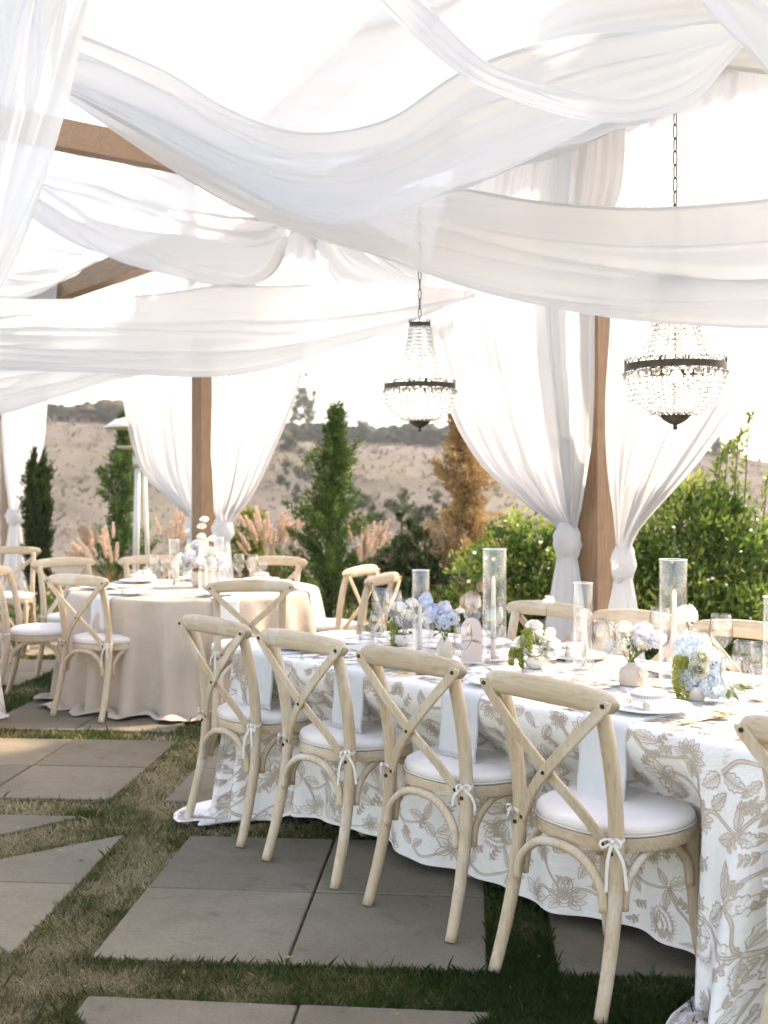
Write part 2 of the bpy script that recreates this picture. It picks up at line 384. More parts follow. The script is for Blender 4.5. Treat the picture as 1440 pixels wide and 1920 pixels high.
# paving slabs: 61 cm concrete flags in groups of four, grass strips between, some groups cut on the diagonal
def mat_paver():
    m, N, L, P = new_mat('weathered_concrete_flag')
    w = coords(N, L, world=True); n1 = noise(N, L, w, 1.7, 5, 0.6, 0.4); n2 = noise(N, L, w, 90, 4, 0.7); n3 = noise(N, L, w, 11, 5, 0.7, 0.5)
    r = ramp(N, [(0.28, (0.158, 0.132, 0.095)), (0.5, (0.195, 0.165, 0.122)), (0.72, (0.232, 0.20, 0.152))]); L.new(n1.outputs[0], r.inputs[0])
    r2 = ramp(N, [(0.25, (0.80, 0.79, 0.78)), (0.5, (1, 1, 1)), (0.78, (1.12, 1.12, 1.12))]); L.new(n2.outputs[0], r2.inputs[0])
    r3 = ramp(N, [(0.28, (0.66, 0.63, 0.60)), (0.40, (0.94, 0.93, 0.92)), (0.60, (1, 1, 1)), (0.74, (1.14, 1.14, 1.13))]); L.new(n3.outputs[0], r3.inputs[0])
    oi = N.new('ShaderNodeObjectInfo'); r4 = ramp(N, [(0, (0.86, 0.86, 0.87)), (1, (1.13, 1.12, 1.09))]); L.new(oi.outputs['Random'], r4.inputs[0])
    c = mixc(N, L, 1.0, r.outputs[0], r2.outputs[0], 'MULTIPLY'); c = mixc(N, L, 0.8, c, r3.outputs[0], 'MULTIPLY'); c = mixc(N, L, 1.0, c, r4.outputs[0], 'MULTIPLY')
    L.new(c, P.inputs['Base Color']); P.inputs['Roughness'].default_value = 0.85; P.inputs['Specular IOR Level'].default_value = 0.25
    n5 = noise(N, L, w, 320, 2, 0.6); r5 = ramp(N, [(0.30, (0.70, 0.69, 0.68)), (0.38, (1, 1, 1)), (0.68, (1, 1, 1)), (0.76, (1.25, 1.25, 1.23))]); L.new(n5.outputs[0], r5.inputs[0])
    c = mixc(N, L, 1.0, c, r5.outputs[0], 'MULTIPLY'); L.new(c, P.inputs['Base Color'])
    n6 = noise(N, L, w, 4.5, 6, 0.75, 1.5); r6 = ramp(N, [(0.56, (1, 1, 1)), (0.66, (0.80, 0.76, 0.71))]); L.new(n6.outputs[0], r6.inputs[0]); c = mixc(N, L, 0.8, c, r6.outputs[0], 'MULTIPLY'); L.new(c, P.inputs['Base Color'])
    L.new(bump(N, L, n2.outputs[0], 0.35, 0.002).outputs[0], P.inputs['Normal']); return m
M['paver'] = mat_paver()
GA = math.radians(-4.5); E1 = Vector((math.cos(GA), math.sin(GA))); E2 = Vector((-math.sin(GA), math.cos(GA)))
PAVERS = []                                     # ground polygons, also used to keep the grass off
def clip_half(poly, p, nrm):
    out = []
    for i in range(len(poly)):
        a, b = poly[i], poly[(i + 1) % len(poly)]
        da, db = (a - p).dot(nrm), (b - p).dot(nrm)
        if da >= 0: out.append(a)
        if (da >= 0) != (db >= 0): out.append(a + (b - a) * (da / (da - db)))
    return out
def paver_group(poly, o, size=0.61):
    """cut a group's outline along its joints into single flags"""
    poly = [Vector(p) for p in poly]
    us = [(p - o).dot(E1) for p in poly]; vs = [(p - o).dot(E2) for p in poly]
    J = 0.005
    for i in range(math.floor(min(us) / size + 0.02), math.ceil(max(us) / size - 0.02)):
        for j in range(math.floor(min(vs) / size + 0.02), math.ceil(max(vs) / size - 0.02)):
            q = clip_half(poly, o + E1 * (i * size + J), E1); q = clip_half(q, o + E1 * ((i + 1) * size - J), -E1) if q else q
            q = clip_half(q, o + E2 * (j * size + J), E2) if q else q; q = clip_half(q, o + E2 * ((j + 1) * size - J), -E2) if q else q
            if len(q) < 3: continue
            area = abs(sum(q[k].x * q[(k + 1) % len(q)].y - q[(k + 1) % len(q)].x * q[k].y for k in range(len(q)))) / 2
            if area < 0.01: continue
            if sum(q[k].x * q[(k + 1) % len(q)].y - q[(k + 1) % len(q)].x * q[k].y for k in range(len(q))) < 0: q = q[::-1]
            PAVERS.append(q)
            n = len(q); c = sum(q, Vector((0, 0))) / n; mb = MB(); top = 0.016 + random.uniform(-0.0015, 0.0015); tx, ty = random.uniform(-.002, .002), random.uniform(-.002, .002)
            def zt(p): return top + (p.x - c.x) * tx + (p.y - c.y) * ty
            inner = [p + (c - p).normalized() * 0.007 for p in q]
            vs_ = [(p.x, p.y, -0.05) for p in q] + [(p.x, p.y, zt(p) - 0.004) for p in q] + [(p.x, p.y, zt(p)) for p in inner]
            fs_ = [tuple(2 * n + k for k in range(n))]
            for k in range(n):
                k2 = (k + 1) % n
                fs_ += [(k, k2, n + k2, n + k), (n + k, n + k2, 2 * n + k2, 2 * n + k)]
            mb.add(vs_, fs_); mb.build('paver', M['paver'], ground, smooth=False)
def rect(o, w=1.22, h=1.22): return [o, o + E1 * w, o + E1 * w + E2 * h, o + E2 * h]
V2 = lambda x, y: Vector((x, y))
O0 = V2(-0.905, 3.43)
paver_group(rect(O0), O0)                                                    # under the nearest chairs
o = O0 + E1 * 1.425; paver_group(rect(o), o)
paver_group([V2(-0.951, 3.185), V2(-0.30, 2.42), V2(0.30, 3.07)], V2(-0.94, 1.965))
paver_group([V2(-1.153, 3.46), V2(-1.08, 4.655), V2(-1.80, 4.11)], V2(-1.145, 4.075) - E1 * 1.17)
paver_group([V2(-1.312, 4.925), V2(-2.30, 5.00), V2(-1.80, 4.46)], V2(-2.53, 4.40))
paver_group([V2(-2.5, 3.6), V2(-1.98, 4.12), V2(-2.5, 4.75)], V2(-2.55, 4.1))
for (x0, y0), cols in (((-1.02, 5.15), (-1, 0, 1, 2)), ((-0.99, 6.60), (0, 1, 2, 3)), ((-0.96, 8.05), (-2, 0, 1)), ((-0.94, 9.50), (-2, -1, 0, 1))):
    for c in cols:
        o = V2(x0, y0) + E1 * (1.47 * c); paver_group(rect(o), o)
o = V2(-0.99, 6.60) - E1 * 1.47; paver_group([o, o + E1 * 1.22, o + E1 * 1.22 + E2 * 1.22, o + E2 * 1.22 + E1 * 0.02, o + E2 * 0.5 - E1 * 0.02], o)
o = V2(-0.99, 6.60) - E1 * 2.94; paver_group([o + E1 * 0.6 + E2 * 1.22, o + E2 * 1.22 - E1 * 1.0, o - E1 * 1.0 + E2 * 0.3], o)
o = V2(-0.96, 8.05) - E1 * 1.47; paver_group(rect(o, 1.22, 1.22), o)

# ---------------------------------------------------------------- grass
def inside_pavers(P, grow=0.0):
    hit = np.zeros(len(P), bool)
    for q in PAVERS:
        ok = np.ones(len(P), bool); n = len(q)
        for k in range(n):
            a, b = q[k], q[(k + 1) % n]; e = (b - a).normalized()
            ok &= ((P[:, 0] - a.x) * (-e.y) + (P[:, 1] - a.y) * e.x) > -grow
        hit |= ok
    return hit
def mat_grass():
    m, N, L, P = new_mat('patchy_lawn_grass')
    a = N.new('ShaderNodeAttribute'); a.attribute_name = 'tint'
    r = ramp(N, [(0.0, (0.040, 0.085, 0.018)), (0.30, (0.075, 0.13, 0.032)), (0.50, (0.15, 0.165, 0.055)), (0.66, (0.36, 0.29, 0.155)), (1.0, (0.60, 0.50, 0.325))]); L.new(a.outputs['Fac'], r.inputs[0])
    L.new(r.outputs[0], P.inputs['Base Color']); P.inputs['Roughness'].default_value = 0.7; P.inputs['Specular IOR Level'].default_value = 0.25
    t = N.new('ShaderNodeBsdfTranslucent'); L.new(r.outputs[0], t.inputs[0]); mx = N.new('ShaderNodeMixShader'); mx.inputs[0].default_value = 0.3
    L.new(P.outputs[0], mx.inputs[1]); L.new(t.outputs[0], mx.inputs[2]); L.new(mx.outputs[0], N['Material Output'].inputs[0]); return m
def value_noise(P, scale, seed):
    rs = np.random.RandomState(seed); T = rs.rand(64, 64); q = P / scale; i = np.floor(q).astype(int); f = q - i; f = f * f * (3 - 2 * f)
    g = lambda a, b: T[(i[:, 0] + a) % 64, (i[:, 1] + b) % 64]
    return (g(0, 0) * (1 - f[:, 0]) + g(1, 0) * f[:, 0]) * (1 - f[:, 1]) + (g(0, 1) * (1 - f[:, 0]) + g(1, 1) * f[:, 0]) * f[:, 1]
gP, gH, gW = [], [], []
for y0, y1, dens, h, w in ((2.85, 3.6, 24000, 0.030, 0.0026), (3.6, 4.6, 17000, 0.030, 0.0030), (4.6, 6.0, 9000, 0.032, 0.0042), (6.0, 8.2, 3600, 0.032, 0.007), (8.2, 11, 1900, 0.036, 0.011), (11, 16.2, 700, 0.042, 0.02)):
    hw = y1 * 0.37 + 0.2; n = int(dens * (y1 - y0) * 2 * hw)
    Q = np.stack([np.random.uniform(-hw, hw, n), np.random.uniform(y0, y1, n)], 1)
    Q = Q[~inside_pavers(Q, 0.0065)]; Q = Q[np.abs(Q[:, 0]) < Q[:, 1] * 0.37 + 0.15]
    gP.append(Q); gH.append(np.full(len(Q), h)); gW.append(np.full(len(Q), w))
gP = np.concatenate(gP); gH = np.concatenate(gH); gW = np.concatenate(gW); ng = len(gP)
near_edge = inside_pavers(gP, 0.05)
dryness = 0.55 * value_noise(gP, 0.42, 1) + 0.30 * value_noise(gP, 0.13, 2) + 0.15 * value_noise(gP, 0.045, 3)
dryness = (dryness - 0.5) * 1.7 + 0.62 + 0.34 * sstep(0.35, -0.6, gP[:, 0]) * sstep(6.6, 5.6, gP[:, 1]) - 0.45 * sstep(-0.2, 0.5, gP[:, 0] + 0.35 * (gP[:, 1] - 3.2)) * sstep(6, 4.5, gP[:, 1]) - 0.20 * near_edge - 0.35 * sstep(6.4, 7.5, gP[:, 1])
gt = np.clip(dryness + np.random.randn(ng) * 0.16, 0, 1)
gH = gH * np.random.uniform(0.4, 1.3, ng) * np.where(np.random.rand(ng) < .04, 1.7, 1) * (1 - 0.45 * sstep(0.45, 0.8, gt))
ang = np.random.rand(ng) * 2 * PI; lean = np.random.uniform(0.15, 0.9, ng) + 0.7 * sstep(0.5, 0.9, gt)
dx = np.cos(ang); dy = np.sin(ang); b = np.stack([gP[:, 0], gP[:, 1], np.zeros(ng)], 1)
side = np.stack([-dy, dx, np.zeros(ng)], 1) * (gW * np.random.uniform(0.6, 1.3, ng))[:, None]
tip = b + np.stack([dx * lean * gH, dy * lean * gH, gH], 1); midp = b + np.stack([dx * lean * gH * .35, dy * lean * gH * .35, gH * 0.6], 1)
GV = np.stack([b - side / 2, b + side / 2, midp + side * 0.4, tip, midp - side * 0.4], 1).reshape(-1, 3); GF = np.arange(5 * ng).reshape(ng, 5)
tag(np_mesh('lawn_grass', GV, GF, mat_grass(), None, False, np.repeat(gt, 5)), 'patchy green and straw coloured lawn grass between the paving flags', 'grass', kind='stuff')

rsl = np.random.RandomState(5); nl = 70
FL = np.stack([rsl.uniform(-1.6, 1.2, nl), rsl.uniform(3.0, 6.8, nl), np.full(nl, .0215)], 1); FL[0] = tuple(gp(888, 1862, .02)); FL[1] = tuple(gp(533, 1795, .02))
tag(leaf_cloud('fallen_leaves', FL, np.concatenate([rsl.randn(nl, 2), rsl.uniform(0, .12, (nl, 1))], 1), rsl.uniform(.010, .026, nl), rsl.uniform(.006, .013, nl), mat_leaf('fallen_leaf', [(0, (0.05, 0.04, 0.03)), (.5, (0.20, 0.14, 0.08)), (1, (0.40, 0.42, 0.16))]), tint=rsl.rand(nl)), 'small fallen leaves and bits scattered over the paving', 'leaves', kind='stuff')
# ---------------------------------------------------------------- dry brush on the far slope (too many to count)
def blob_cloud(name, C, R, mat, tints, squash=0.6, seg=6):
    """rough low clumps: jittered half balls"""
    base = []; rings = 3
    for i in range(rings):
        for k in range(seg):
            t = 2 * PI * (k + 0.5 * (i % 2)) / seg; el = (0.0, 0.55, 1.1)[i]
            base.append((math.cos(t) * math.cos(el), math.sin(t) * math.cos(el), math.sin(el)))
    base.append((0, 0, 1)); base = np.array(base); f = []
    for i in range(rings - 1):
        for k in range(seg):
            k2 = (k + 1) % seg; a, b_, c, d = i * seg + k, i * seg + k2, (i + 1) * seg + k2, (i + 1) * seg + k
            f += [(a, b_, d), (b_, c, d)]
    for k in range(seg): f.append(((rings - 1) * seg + k, (rings - 1) * seg + (k + 1) % seg, rings * seg))
    f = np.array(f); n = len(C); nb = len(base)
    J = 1 + np.random.uniform(-0.35, 0.35, (n, nb, 1)); V = C[:, None, :] + base[None] * R[:, None, None] * J * np.array([1, 1, squash])
    F = (f[None] + (np.arange(n) * nb)[:, None, None]).reshape(-1, 3)
    return np_mesh(name, V.reshape(-1, 3), F, mat, None, False, np.repeat(tints, nb))
nb_ = 26000
yb = 22 + 150 * np.random.rand(nb_) ** 1.15; xb = np.random.uniform(-0.40, 0.40, nb_) * yb
Rb = 0.20 * np.exp(np.random.randn(nb_) * 0.6) * (0.45 + yb / 200)
Cb = np.stack([xb, yb, terrain_z(xb, yb) - 0.12], 1)
tb = np.clip(0.56 + 0.14 * np.random.randn(nb_) - 0.30 * sstep(.5, .8, value_noise(np.stack([xb, yb], 1), 16, 5)) - 0.22 * sstep(75, 40, yb), 0, 1)  # last term tones brush low on the slope darker as painted shade
M['brush'] = mat_leaf('dry_brush', [(0.0, (0.05, 0.06, 0.03)), (0.25, (0.075, 0.073, 0.05)), (0.5, (0.130, 0.112, 0.094)), (1.0, (0.178, 0.153, 0.130))], 0.95, 0.5, 0.05)
rsb = np.random.RandomState(77); kk = np.repeat(np.arange(nb_), 3); Pb = Cb[kk] + rsb.randn(len(kk), 3) * np.array((.45, .45, .05)) * Rb[kk][:, None]; Db = rsb.randn(len(kk), 3) * np.array((.8, .8, .25)) + np.array((0, 0, .8))
tag(leaf_cloud('dry_brush', Pb, Db, Rb[kk] * rsb.uniform(.7, 1.6, len(kk)), Rb[kk] * .5, M['brush'], tint=np.clip(tb[kk] + rsb.randn(len(kk)) * .08, 0, 1)), 'dry brown scrub covering the far hillside', 'brush', kind='stuff')

# far wood along the crest, a mountain and low white sheds behind it
nw = 4200
xw = np.random.uniform(-70, 62, nw); yw = np.random.uniform(171, 186, nw)
pxw = xw / yw * 2100 + 720
keep = (pxw < 1360) | (np.random.rand(nw) < 0.12); xw, yw, pxw = xw[keep], yw[keep], pxw[keep]
tall = np.interp(pxw, [0, 100, 190, 260, 330, 560, 800, 1000, 1300, 1400], [3.2, 3.2, 4.4, 5.0, 4.0, 3.6, 4.4, 3.2, 1.2, 0.4])
zw = terrain_z(xw, np.full_like(xw, 171.0)) - 0.5 + np.random.rand(len(xw)) * tall * 0.75
M['far_wood'] = mat_leaf('far_wood_leaf', [(0.0, (0.018, 0.032, 0.022)), (0.7, (0.05, 0.065, 0.04)), (0.9, (0.10, 0.075, 0.05)), (1.0, (0.16, 0.055, 0.05))], 0.9, 0.1, 0.1)
tw = np.clip(np.random.rand(len(xw)) * 0.85 + 0.25 * ((pxw > 110) & (pxw < 300) & (np.random.rand(len(xw)) < 0.35)), 0, 1)
tag(blob_cloud('far_wood', np.stack([xw, yw, zw], 1), np.random.uniform(0.5, 1.3, len(xw)) * np.clip(tall / 3, 0.4, 1.2), M['far_wood'], tw, 0.9), 'dark belt of trees along the top of the far hillside', 'trees', kind='stuff')
mb = MB(); rows = []
for i in range(9):
    row = []
    for j in range(41):
        t = j / 40 * 2 - 1; f = i / 8; x = (-90 + t * 330)
        prof = max(0.0, 1 - abs((x + 62) / 88) ** 2.2) ** 0.8 * 150 + 85 * max(0, 1 - abs((x - 130) / 190) ** 2) + 35 * max(0, 1 - abs((x + 260) / 160) ** 2)
        row.append((x * .25, 600 - 88 * (1 - f), -6 + (prof + 42) * .26 * math.sin(f * PI / 2) + .4 * math.sin(j * 1.7 + i)))
    rows.append(row)
mb.grid(rows); tag(mb.build('mountain', mat_plain('haze_tinted_mountain', (0.20, 0.22, 0.26), 0.95, 0.15, 0.02)), kind='structure')  # rock colour is blue-grey to imitate haze over distance
M['shed'] = mat_plain('white_sheeting', (0.78, 0.77, 0.75), 0.6, 0.04, 1); M['shed_dark'] = mat_plain('shed_wall', (0.42, 0.36, 0.32), 0.8, 0.1, 1)
for px_, py_, w_, lab in ((640, 803, 15, 'long low white shed roof on the crest beside the green conifer'), (705, 800, 9, 'short white shed roof under the rounded mountain'), (553, 803, 3.5, 'small white shed roof on the crest by the left post curtain'), (820, 798, 8, 'white shed roof on the crest behind the smaller chandelier')):
    c = pd(px_, py_, 205); root = empty('farm_shed', (c.x, c.y, c.z - 3.2)); tag(root, lab, 'shed', 'white sheds on the far crest')
    b_ = MB(); b_.box((-w_ / 2, -3, -3), (w_ / 2, 3, 2.6)); b_.build('wall', M['shed_dark'], root, False)
    b_ = MB(); b_.add([(-w_/2-.4,-3.4,2.62),(w_/2+.4,-3.4,2.62),(w_/2+.4,0,3.7),(-w_/2-.4,0,3.7),(w_/2+.4,3.4,2.62),(-w_/2-.4,3.4,2.62)], [(0,1,2,3),(3,2,4,5),(0,3,5),(1,4,2),(0,5,4,1)]); b_.build('roof', M['shed'], root, False)

# ================================================================ pavilion: posts, beams, curtains, swags
DR = Vector((-0.61, 0.79, 0)).normalized(); NR = Vector((0.79, 0.61, 0)).normalized()    # along the row of posts, and square to it
P2 = Vector((1.325, 7.0, 0))
def row(s, u=0.0, z=0.0): return P2 + DR * s + NR * u + Vector((0, 0, z))
BEAM_Z = 3.80
rowang = math.atan2(DR.y, DR.x)
pav = empty('timber_pavilion', row(0), rowang)
tag(pav, 'stained timber pavilion frame of posts and beams carrying the white drapes', 'pavilion')
def bevel_box(mb, a, b, ch=0.006):
    (x0, y0, z0), (x1, y1, z1) = a, b; prof = [(x0 + ch, y0), (x1 - ch, y0), (x1, y0 + ch), (x1, y1 - ch), (x1 - ch, y1), (x0 + ch, y1), (x0, y1 - ch), (x0, y0 + ch)]
    mb.add([(x, y, z0) for x, y in prof] + [(x, y, z1) for x, y in prof], [tuple(range(7, -1, -1)), tuple(range(8, 16))] + [(k, (k + 1) % 8, 8 + (k + 1) % 8, 8 + k) for k in range(8)])
for s in (0.0, 5.05, 10.55):
    b_ = MB(); bevel_box(b_, (s - 0.095, -0.095, 0), (s + 0.095, 0.095, BEAM_Z - 0.002)); b_.build('post', M['timber'], pav, False)
    b_ = MB(); bevel_box(b_, (s - 0.125, -0.125, 0.0), (s + 0.125, 0.125, 0.16)); b_.build('post_base', M['timber'], pav, False)
b_ = MB(); b_.box((-3.5, -0.09, BEAM_Z), (13.5, 0.09, BEAM_Z + 0.26)); b_.build('row_beam', M['timber_x'], pav, False)
for s in (3.6, 9.4):
    b_ = MB(); b_.box((s - 0.07, -0.6, BEAM_Z + 0.262), (s + 0.07, 6.5, BEAM_Z + 0.262 + 0.22)); b_.build('cross_beam', M['timber_x'], pav, False)
# beam that carries the chandeliers
ca, cb = Vector((-1.40, 9.45, 0)), Vector((1.75, 3.70, 0))
loc = [pav.matrix_basis.inverted() @ p for p in (ca, cb)]
dv = (loc[1] - loc[0]).normalized(); pv = Vector((-dv.y, dv.x, 0)) * 0.06; zt = BEAM_Z + 0.485
b_ = MB(); q = [loc[0] - pv - dv * .4, loc[1] - pv, loc[1] + pv, loc[0] + pv - dv * .4]
b_.add([(p.x, p.y, zt) for p in q] + [(p.x, p.y, zt + 0.22) for p in q], [(3,2,1,0),(4,5,6,7),(0,1,5,4),(1,2,6,5),(2,3,7,6),(3,0,4,7)]); b_.build('ridge_beam', M['timber_x'], pav, False)

# steel cable slung from the beams that carries the nearer chandelier, and the hazy air
b_ = MB(); inv = pav.matrix_basis.inverted(); b_.tube([inv @ pd(1560, -120, 4.25), inv @ pd(1266, 118, 4.62), inv @ pd(800, 215, 5.6), inv @ Vector((-1.05, 8.9, 4.1))], .003, 6); b_.build('cable', M['bronze'], pav)
hz = bpy.data.materials.new('thin_haze'); hz.use_nodes = True; hn = hz.node_tree.nodes; hn.remove(hn['Principled BSDF'])
pvn = hn.new('ShaderNodeVolumePrincipled'); pvn.inputs['Color'].default_value = (0.93, 0.95, 1.0, 1); pvn.inputs['Density'].default_value = 0.0006; pvn.inputs['Anisotropy'].default_value = 0.3
hz.node_tree.links.new(pvn.outputs[0], hn['Material Output'].inputs['Volume'])
b_ = MB(); b_.box((-1450, -60, -17), (1450, 1400, 95)); tag(b_.build('haze', hz, None, False), kind='stuff')

def interp_path(ctrl, z):
    """ctrl: (z, s) from high to low"""
    zs = [c[0] for c in ctrl][::-1]; ss = [c[1] for c in ctrl][::-1]
    return float(np.interp(z, zs, ss))
def curtain(s0, inner, outer, knot, u0, label, pleats=8, seed=0, kz=1.1, kr=0.075, utop=None):
    """a voile curtain hung from the beam, swept to a knot beside the post, its tail falling to the ground"""
    rng = np.random.RandomState(seed)
    sv = row(s0).normalized(); kp = sv.dot(DR) / sv.dot(NR); sh_ = u0 * kp; utop = u0 if utop is None else utop          # the drape hangs u0 off the row, so slide it to stay beside its post
    inner = [(z, s + sh_) for z, s in inner]; outer = [(z, s + sh_) for z, s in outer]; knot += sh_
    root = empty('curtain', row(s0)); tag(root, label, 'curtain', 'white voile curtains tied to the posts')
    inn = smooth_path(sorted(inner, key=lambda c: -c[0]), 8); out = smooth_path(sorted(outer, key=lambda c: -c[0]), 8)
    nz, nu = 70, 220; G = []
    ph = rng.rand(6) * 6.28
    for i in range(nz + 1):
        f = i / nz; z = BEAM_Z + 0.28 + (kz + 0.07 - BEAM_Z - 0.28) * f
        a, b = interp_path(inn, z), interp_path(out, z); w = abs(b - a)
        uz = u0 + (utop - u0) * min(1.0, max(0.0, (z - kz - .15) / 0.9)); a += (uz - u0) * kp; b += (uz - u0) * kp
        g = min(1.0, max(0.0, (z - kz) / 0.7)); row_ = []
        amp = 0.028 + 0.020 * (1 - g) if w > 0.5 else 0.02 + 0.06 * w
        for k in range(nu + 1):
            t = k / nu
            tw = t + 0.018 * math.sin(2 * PI * 3.3 * t + ph[0] + 2.2 * f) * math.sin(PI * t)
            s = a + (b - a) * tw
            pl = math.sin(2 * PI * pleats * t + ph[1] + 0.7 * math.sin(3 * f + ph[2])) + 0.5 * math.sin(2 * PI * pleats * 2.3 * t + ph[3] + .8 * math.sin(4 * f + ph[5])) + 0.22 * math.sin(2 * PI * pleats * 4.1 * t + ph[5] + 1.5 * f) + 0.5 * math.sin(2 * PI * pleats * 0.43 * t + ph[4] + 2 * f)
            u = uz + amp * pl * (0.5 + 0.5 * f)
            if g < 1: u = u * (0.35 + 0.65 * g) + (1 - g) * u0 * 0.65
            row_.append(row(s - s0, u) - P2 + DR * 0 + Vector((0, 0, z)))
        G.append(row_)
    mb = MB(); mb.grid([[p for p in r] for r in G]); mb.build('drape', M['curtain'], root)
    # knot: a lumpy wrapped bulge
    kc = row(knot - s0, u0) - P2; rows_ = []; nk = 26
    for i in range(15):
        f = i / 14; z = kz + 0.095 - 0.22 * f; rr = kr * (0.72 + 0.50 * math.sin(PI * f) ** 0.8)
        rows_.append([kc + Vector(((rr * (1 + 0.07 * math.sin(5 * (t_ + 2.4 * f) + ph[5]) + 0.05 * math.sin(9 * t_ - 7 * f))) * math.cos(t_), (rr * (1 + 0.07 * math.sin(5 * (t_ + 2.4 * f) + ph[5]))) * math.sin(t_), z + 0.012 * math.sin(2 * t_ + ph[2]))) for t_ in [2 * PI * k / nk for k in range(nk)]])
    mb = MB(); mb.grid(rows_, 0, True); mb.build('knot', M['curtain'], root)
    rows_ = []; nk = 120
    for i in range(34):
        f = i / 33; z = (kz - 0.10) * (1 - f) + 0.012; ra = kr * 0.85 + 0.16 * f ** 0.8; rb = kr * 0.7 + 0.07 * f
        r_ = []
        for k in range(nk):
            t_ = 2 * PI * k / nk; w = 1 + (0.04 + 0.16 * f) * math.sin(9 * t_ + ph[0] + 0.6 * math.sin(2 * f)) + 0.06 * f * math.sin(17 * t_ + ph[3])
            c = kc + DR * (ra * w * math.cos(t_)) + NR * (rb * w * math.sin(t_) - 0.04 * f)
            r_.append(Vector((c.x, c.y, z)))
        rows_.append(r_)
    mb = MB(); mb.grid(rows_, 0, True); mb.build('tail', M['curtain'], root)
    return root
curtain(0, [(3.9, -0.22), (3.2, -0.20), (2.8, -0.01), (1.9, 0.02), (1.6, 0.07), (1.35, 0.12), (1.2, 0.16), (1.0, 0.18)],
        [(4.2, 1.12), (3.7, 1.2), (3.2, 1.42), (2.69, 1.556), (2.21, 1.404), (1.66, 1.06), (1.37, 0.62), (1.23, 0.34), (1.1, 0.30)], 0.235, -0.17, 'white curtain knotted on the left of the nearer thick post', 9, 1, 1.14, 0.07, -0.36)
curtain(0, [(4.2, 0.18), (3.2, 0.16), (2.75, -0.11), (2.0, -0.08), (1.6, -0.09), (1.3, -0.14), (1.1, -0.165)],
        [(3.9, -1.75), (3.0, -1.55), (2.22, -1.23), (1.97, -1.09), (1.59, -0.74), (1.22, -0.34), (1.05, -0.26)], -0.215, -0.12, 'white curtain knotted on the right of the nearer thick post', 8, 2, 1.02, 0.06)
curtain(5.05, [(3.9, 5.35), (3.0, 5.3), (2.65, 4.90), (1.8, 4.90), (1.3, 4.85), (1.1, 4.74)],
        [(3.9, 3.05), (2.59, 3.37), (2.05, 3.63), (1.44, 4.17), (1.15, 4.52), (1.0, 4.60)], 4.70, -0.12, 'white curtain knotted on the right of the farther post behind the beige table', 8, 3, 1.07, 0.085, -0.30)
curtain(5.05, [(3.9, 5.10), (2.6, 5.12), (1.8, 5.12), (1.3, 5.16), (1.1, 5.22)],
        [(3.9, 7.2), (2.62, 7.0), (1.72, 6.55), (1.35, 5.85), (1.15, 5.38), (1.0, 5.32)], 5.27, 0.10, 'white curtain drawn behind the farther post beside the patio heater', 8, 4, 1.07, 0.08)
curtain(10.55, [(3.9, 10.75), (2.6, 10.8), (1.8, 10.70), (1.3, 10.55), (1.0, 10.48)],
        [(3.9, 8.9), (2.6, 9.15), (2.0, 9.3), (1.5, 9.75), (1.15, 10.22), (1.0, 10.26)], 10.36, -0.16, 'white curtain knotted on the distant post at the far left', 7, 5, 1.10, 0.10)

def swag(name, A, B, label, folds=7, amp=0.04, belly=0.12, seed=0, ends=(1, 1), mat='sheer', n=80, m=90):
    """a length of voile slung between two edges (lists of photo x, y, distance); gathered folds run along it"""
    rng = np.random.RandomState(seed); ph = rng.rand(8) * 6.28
    pa = [pd(*a) for a in A]; pb = [pd(*b) for b in B]
    def resample(P):
        Q = smooth_path([tuple(p) for p in P], 10); Q = np.array(Q); d = np.r_[0, np.cumsum(np.linalg.norm(np.diff(Q, axis=0), axis=1))]; t = np.linspace(0, d[-1], n + 1)
        return np.stack([np.interp(t, d, Q[:, k]) for k in range(3)], 1)
    RA, RB = resample(pa), resample(pb); G = []
    FO = [(rng.rand(), rng.uniform(-.55, .55), rng.uniform(.012, .05), rng.choice([-1, 1]) * rng.uniform(.5, 1.5), rng.choice([rng.uniform(-.05, .3), rng.uniform(.7, 1.05), rng.rand()]), rng.uniform(.12, .38)) for _ in range(folds * 4)]
    for i in range(n + 1):
        f = i / n; a, b = Vector(RA[i]), Vector(RB[i]); w = (b - a).length
        T = Vector(RA[min(i + 1, n)]) - Vector(RA[max(i - 1, 0)]); nrm = (b - a).cross(T)
        if nrm.length < 1e-6: nrm = Vector((0, -1, 0))
        nrm.normalize()
        if nrm.z > 0: nrm = -nrm
        ax = amp * (0.55 + 0.45 * math.sin(4.1 * f + ph[6])) * (0.35 + 1.1 * (2 * f - 1) ** 2); r_ = []
        for k in range(m + 1):
            t = k / m
            bow = 4 * t * (1 - t)
            h = belly * w * bow
            for t0, dr, wd, am, f0, fw in FO:
                e = math.exp(-((f - f0) / fw) ** 2); x_ = (t - t0 - dr * (f - f0) - 0.03 * math.sin(6 * f + 9 * t0)) / wd
                h += am * amp * e * math.exp(-x_ * x_) * min(1, w / 0.5)
            h += 0.35 * amp * math.sin(2 * PI * 1.3 * t + ph[3] + 3 * f) + 0.25 * amp * math.sin(2 * PI * 2.9 * t + ph[4] - 2 * f) * math.sin(3.5 * f + ph[5])
            p = a.lerp(b, t) + nrm * h
            r_.append(p)
        G.append(r_)
    mb = MB(); c = sum((Vector(p) for p in RA), Vector()) / len(RA)
    mb.grid([[p - c for p in r] for r in G]); o = mb.build(name, M[mat]); o.location = c
    hm = MB(); k_ = max(2, m // 45)
    for e0, e1 in ((0, k_), (m - k_, m)): hm.grid([[r[e0] - c + Vector((0, -.0015, 0)), r[e1] - c + Vector((0, -.0015, 0))] for r in G])
    hm.build('hem', M[mat], o)
    tag(o, label, 'drape', 'white voile swags under the pavilion roof'); return o
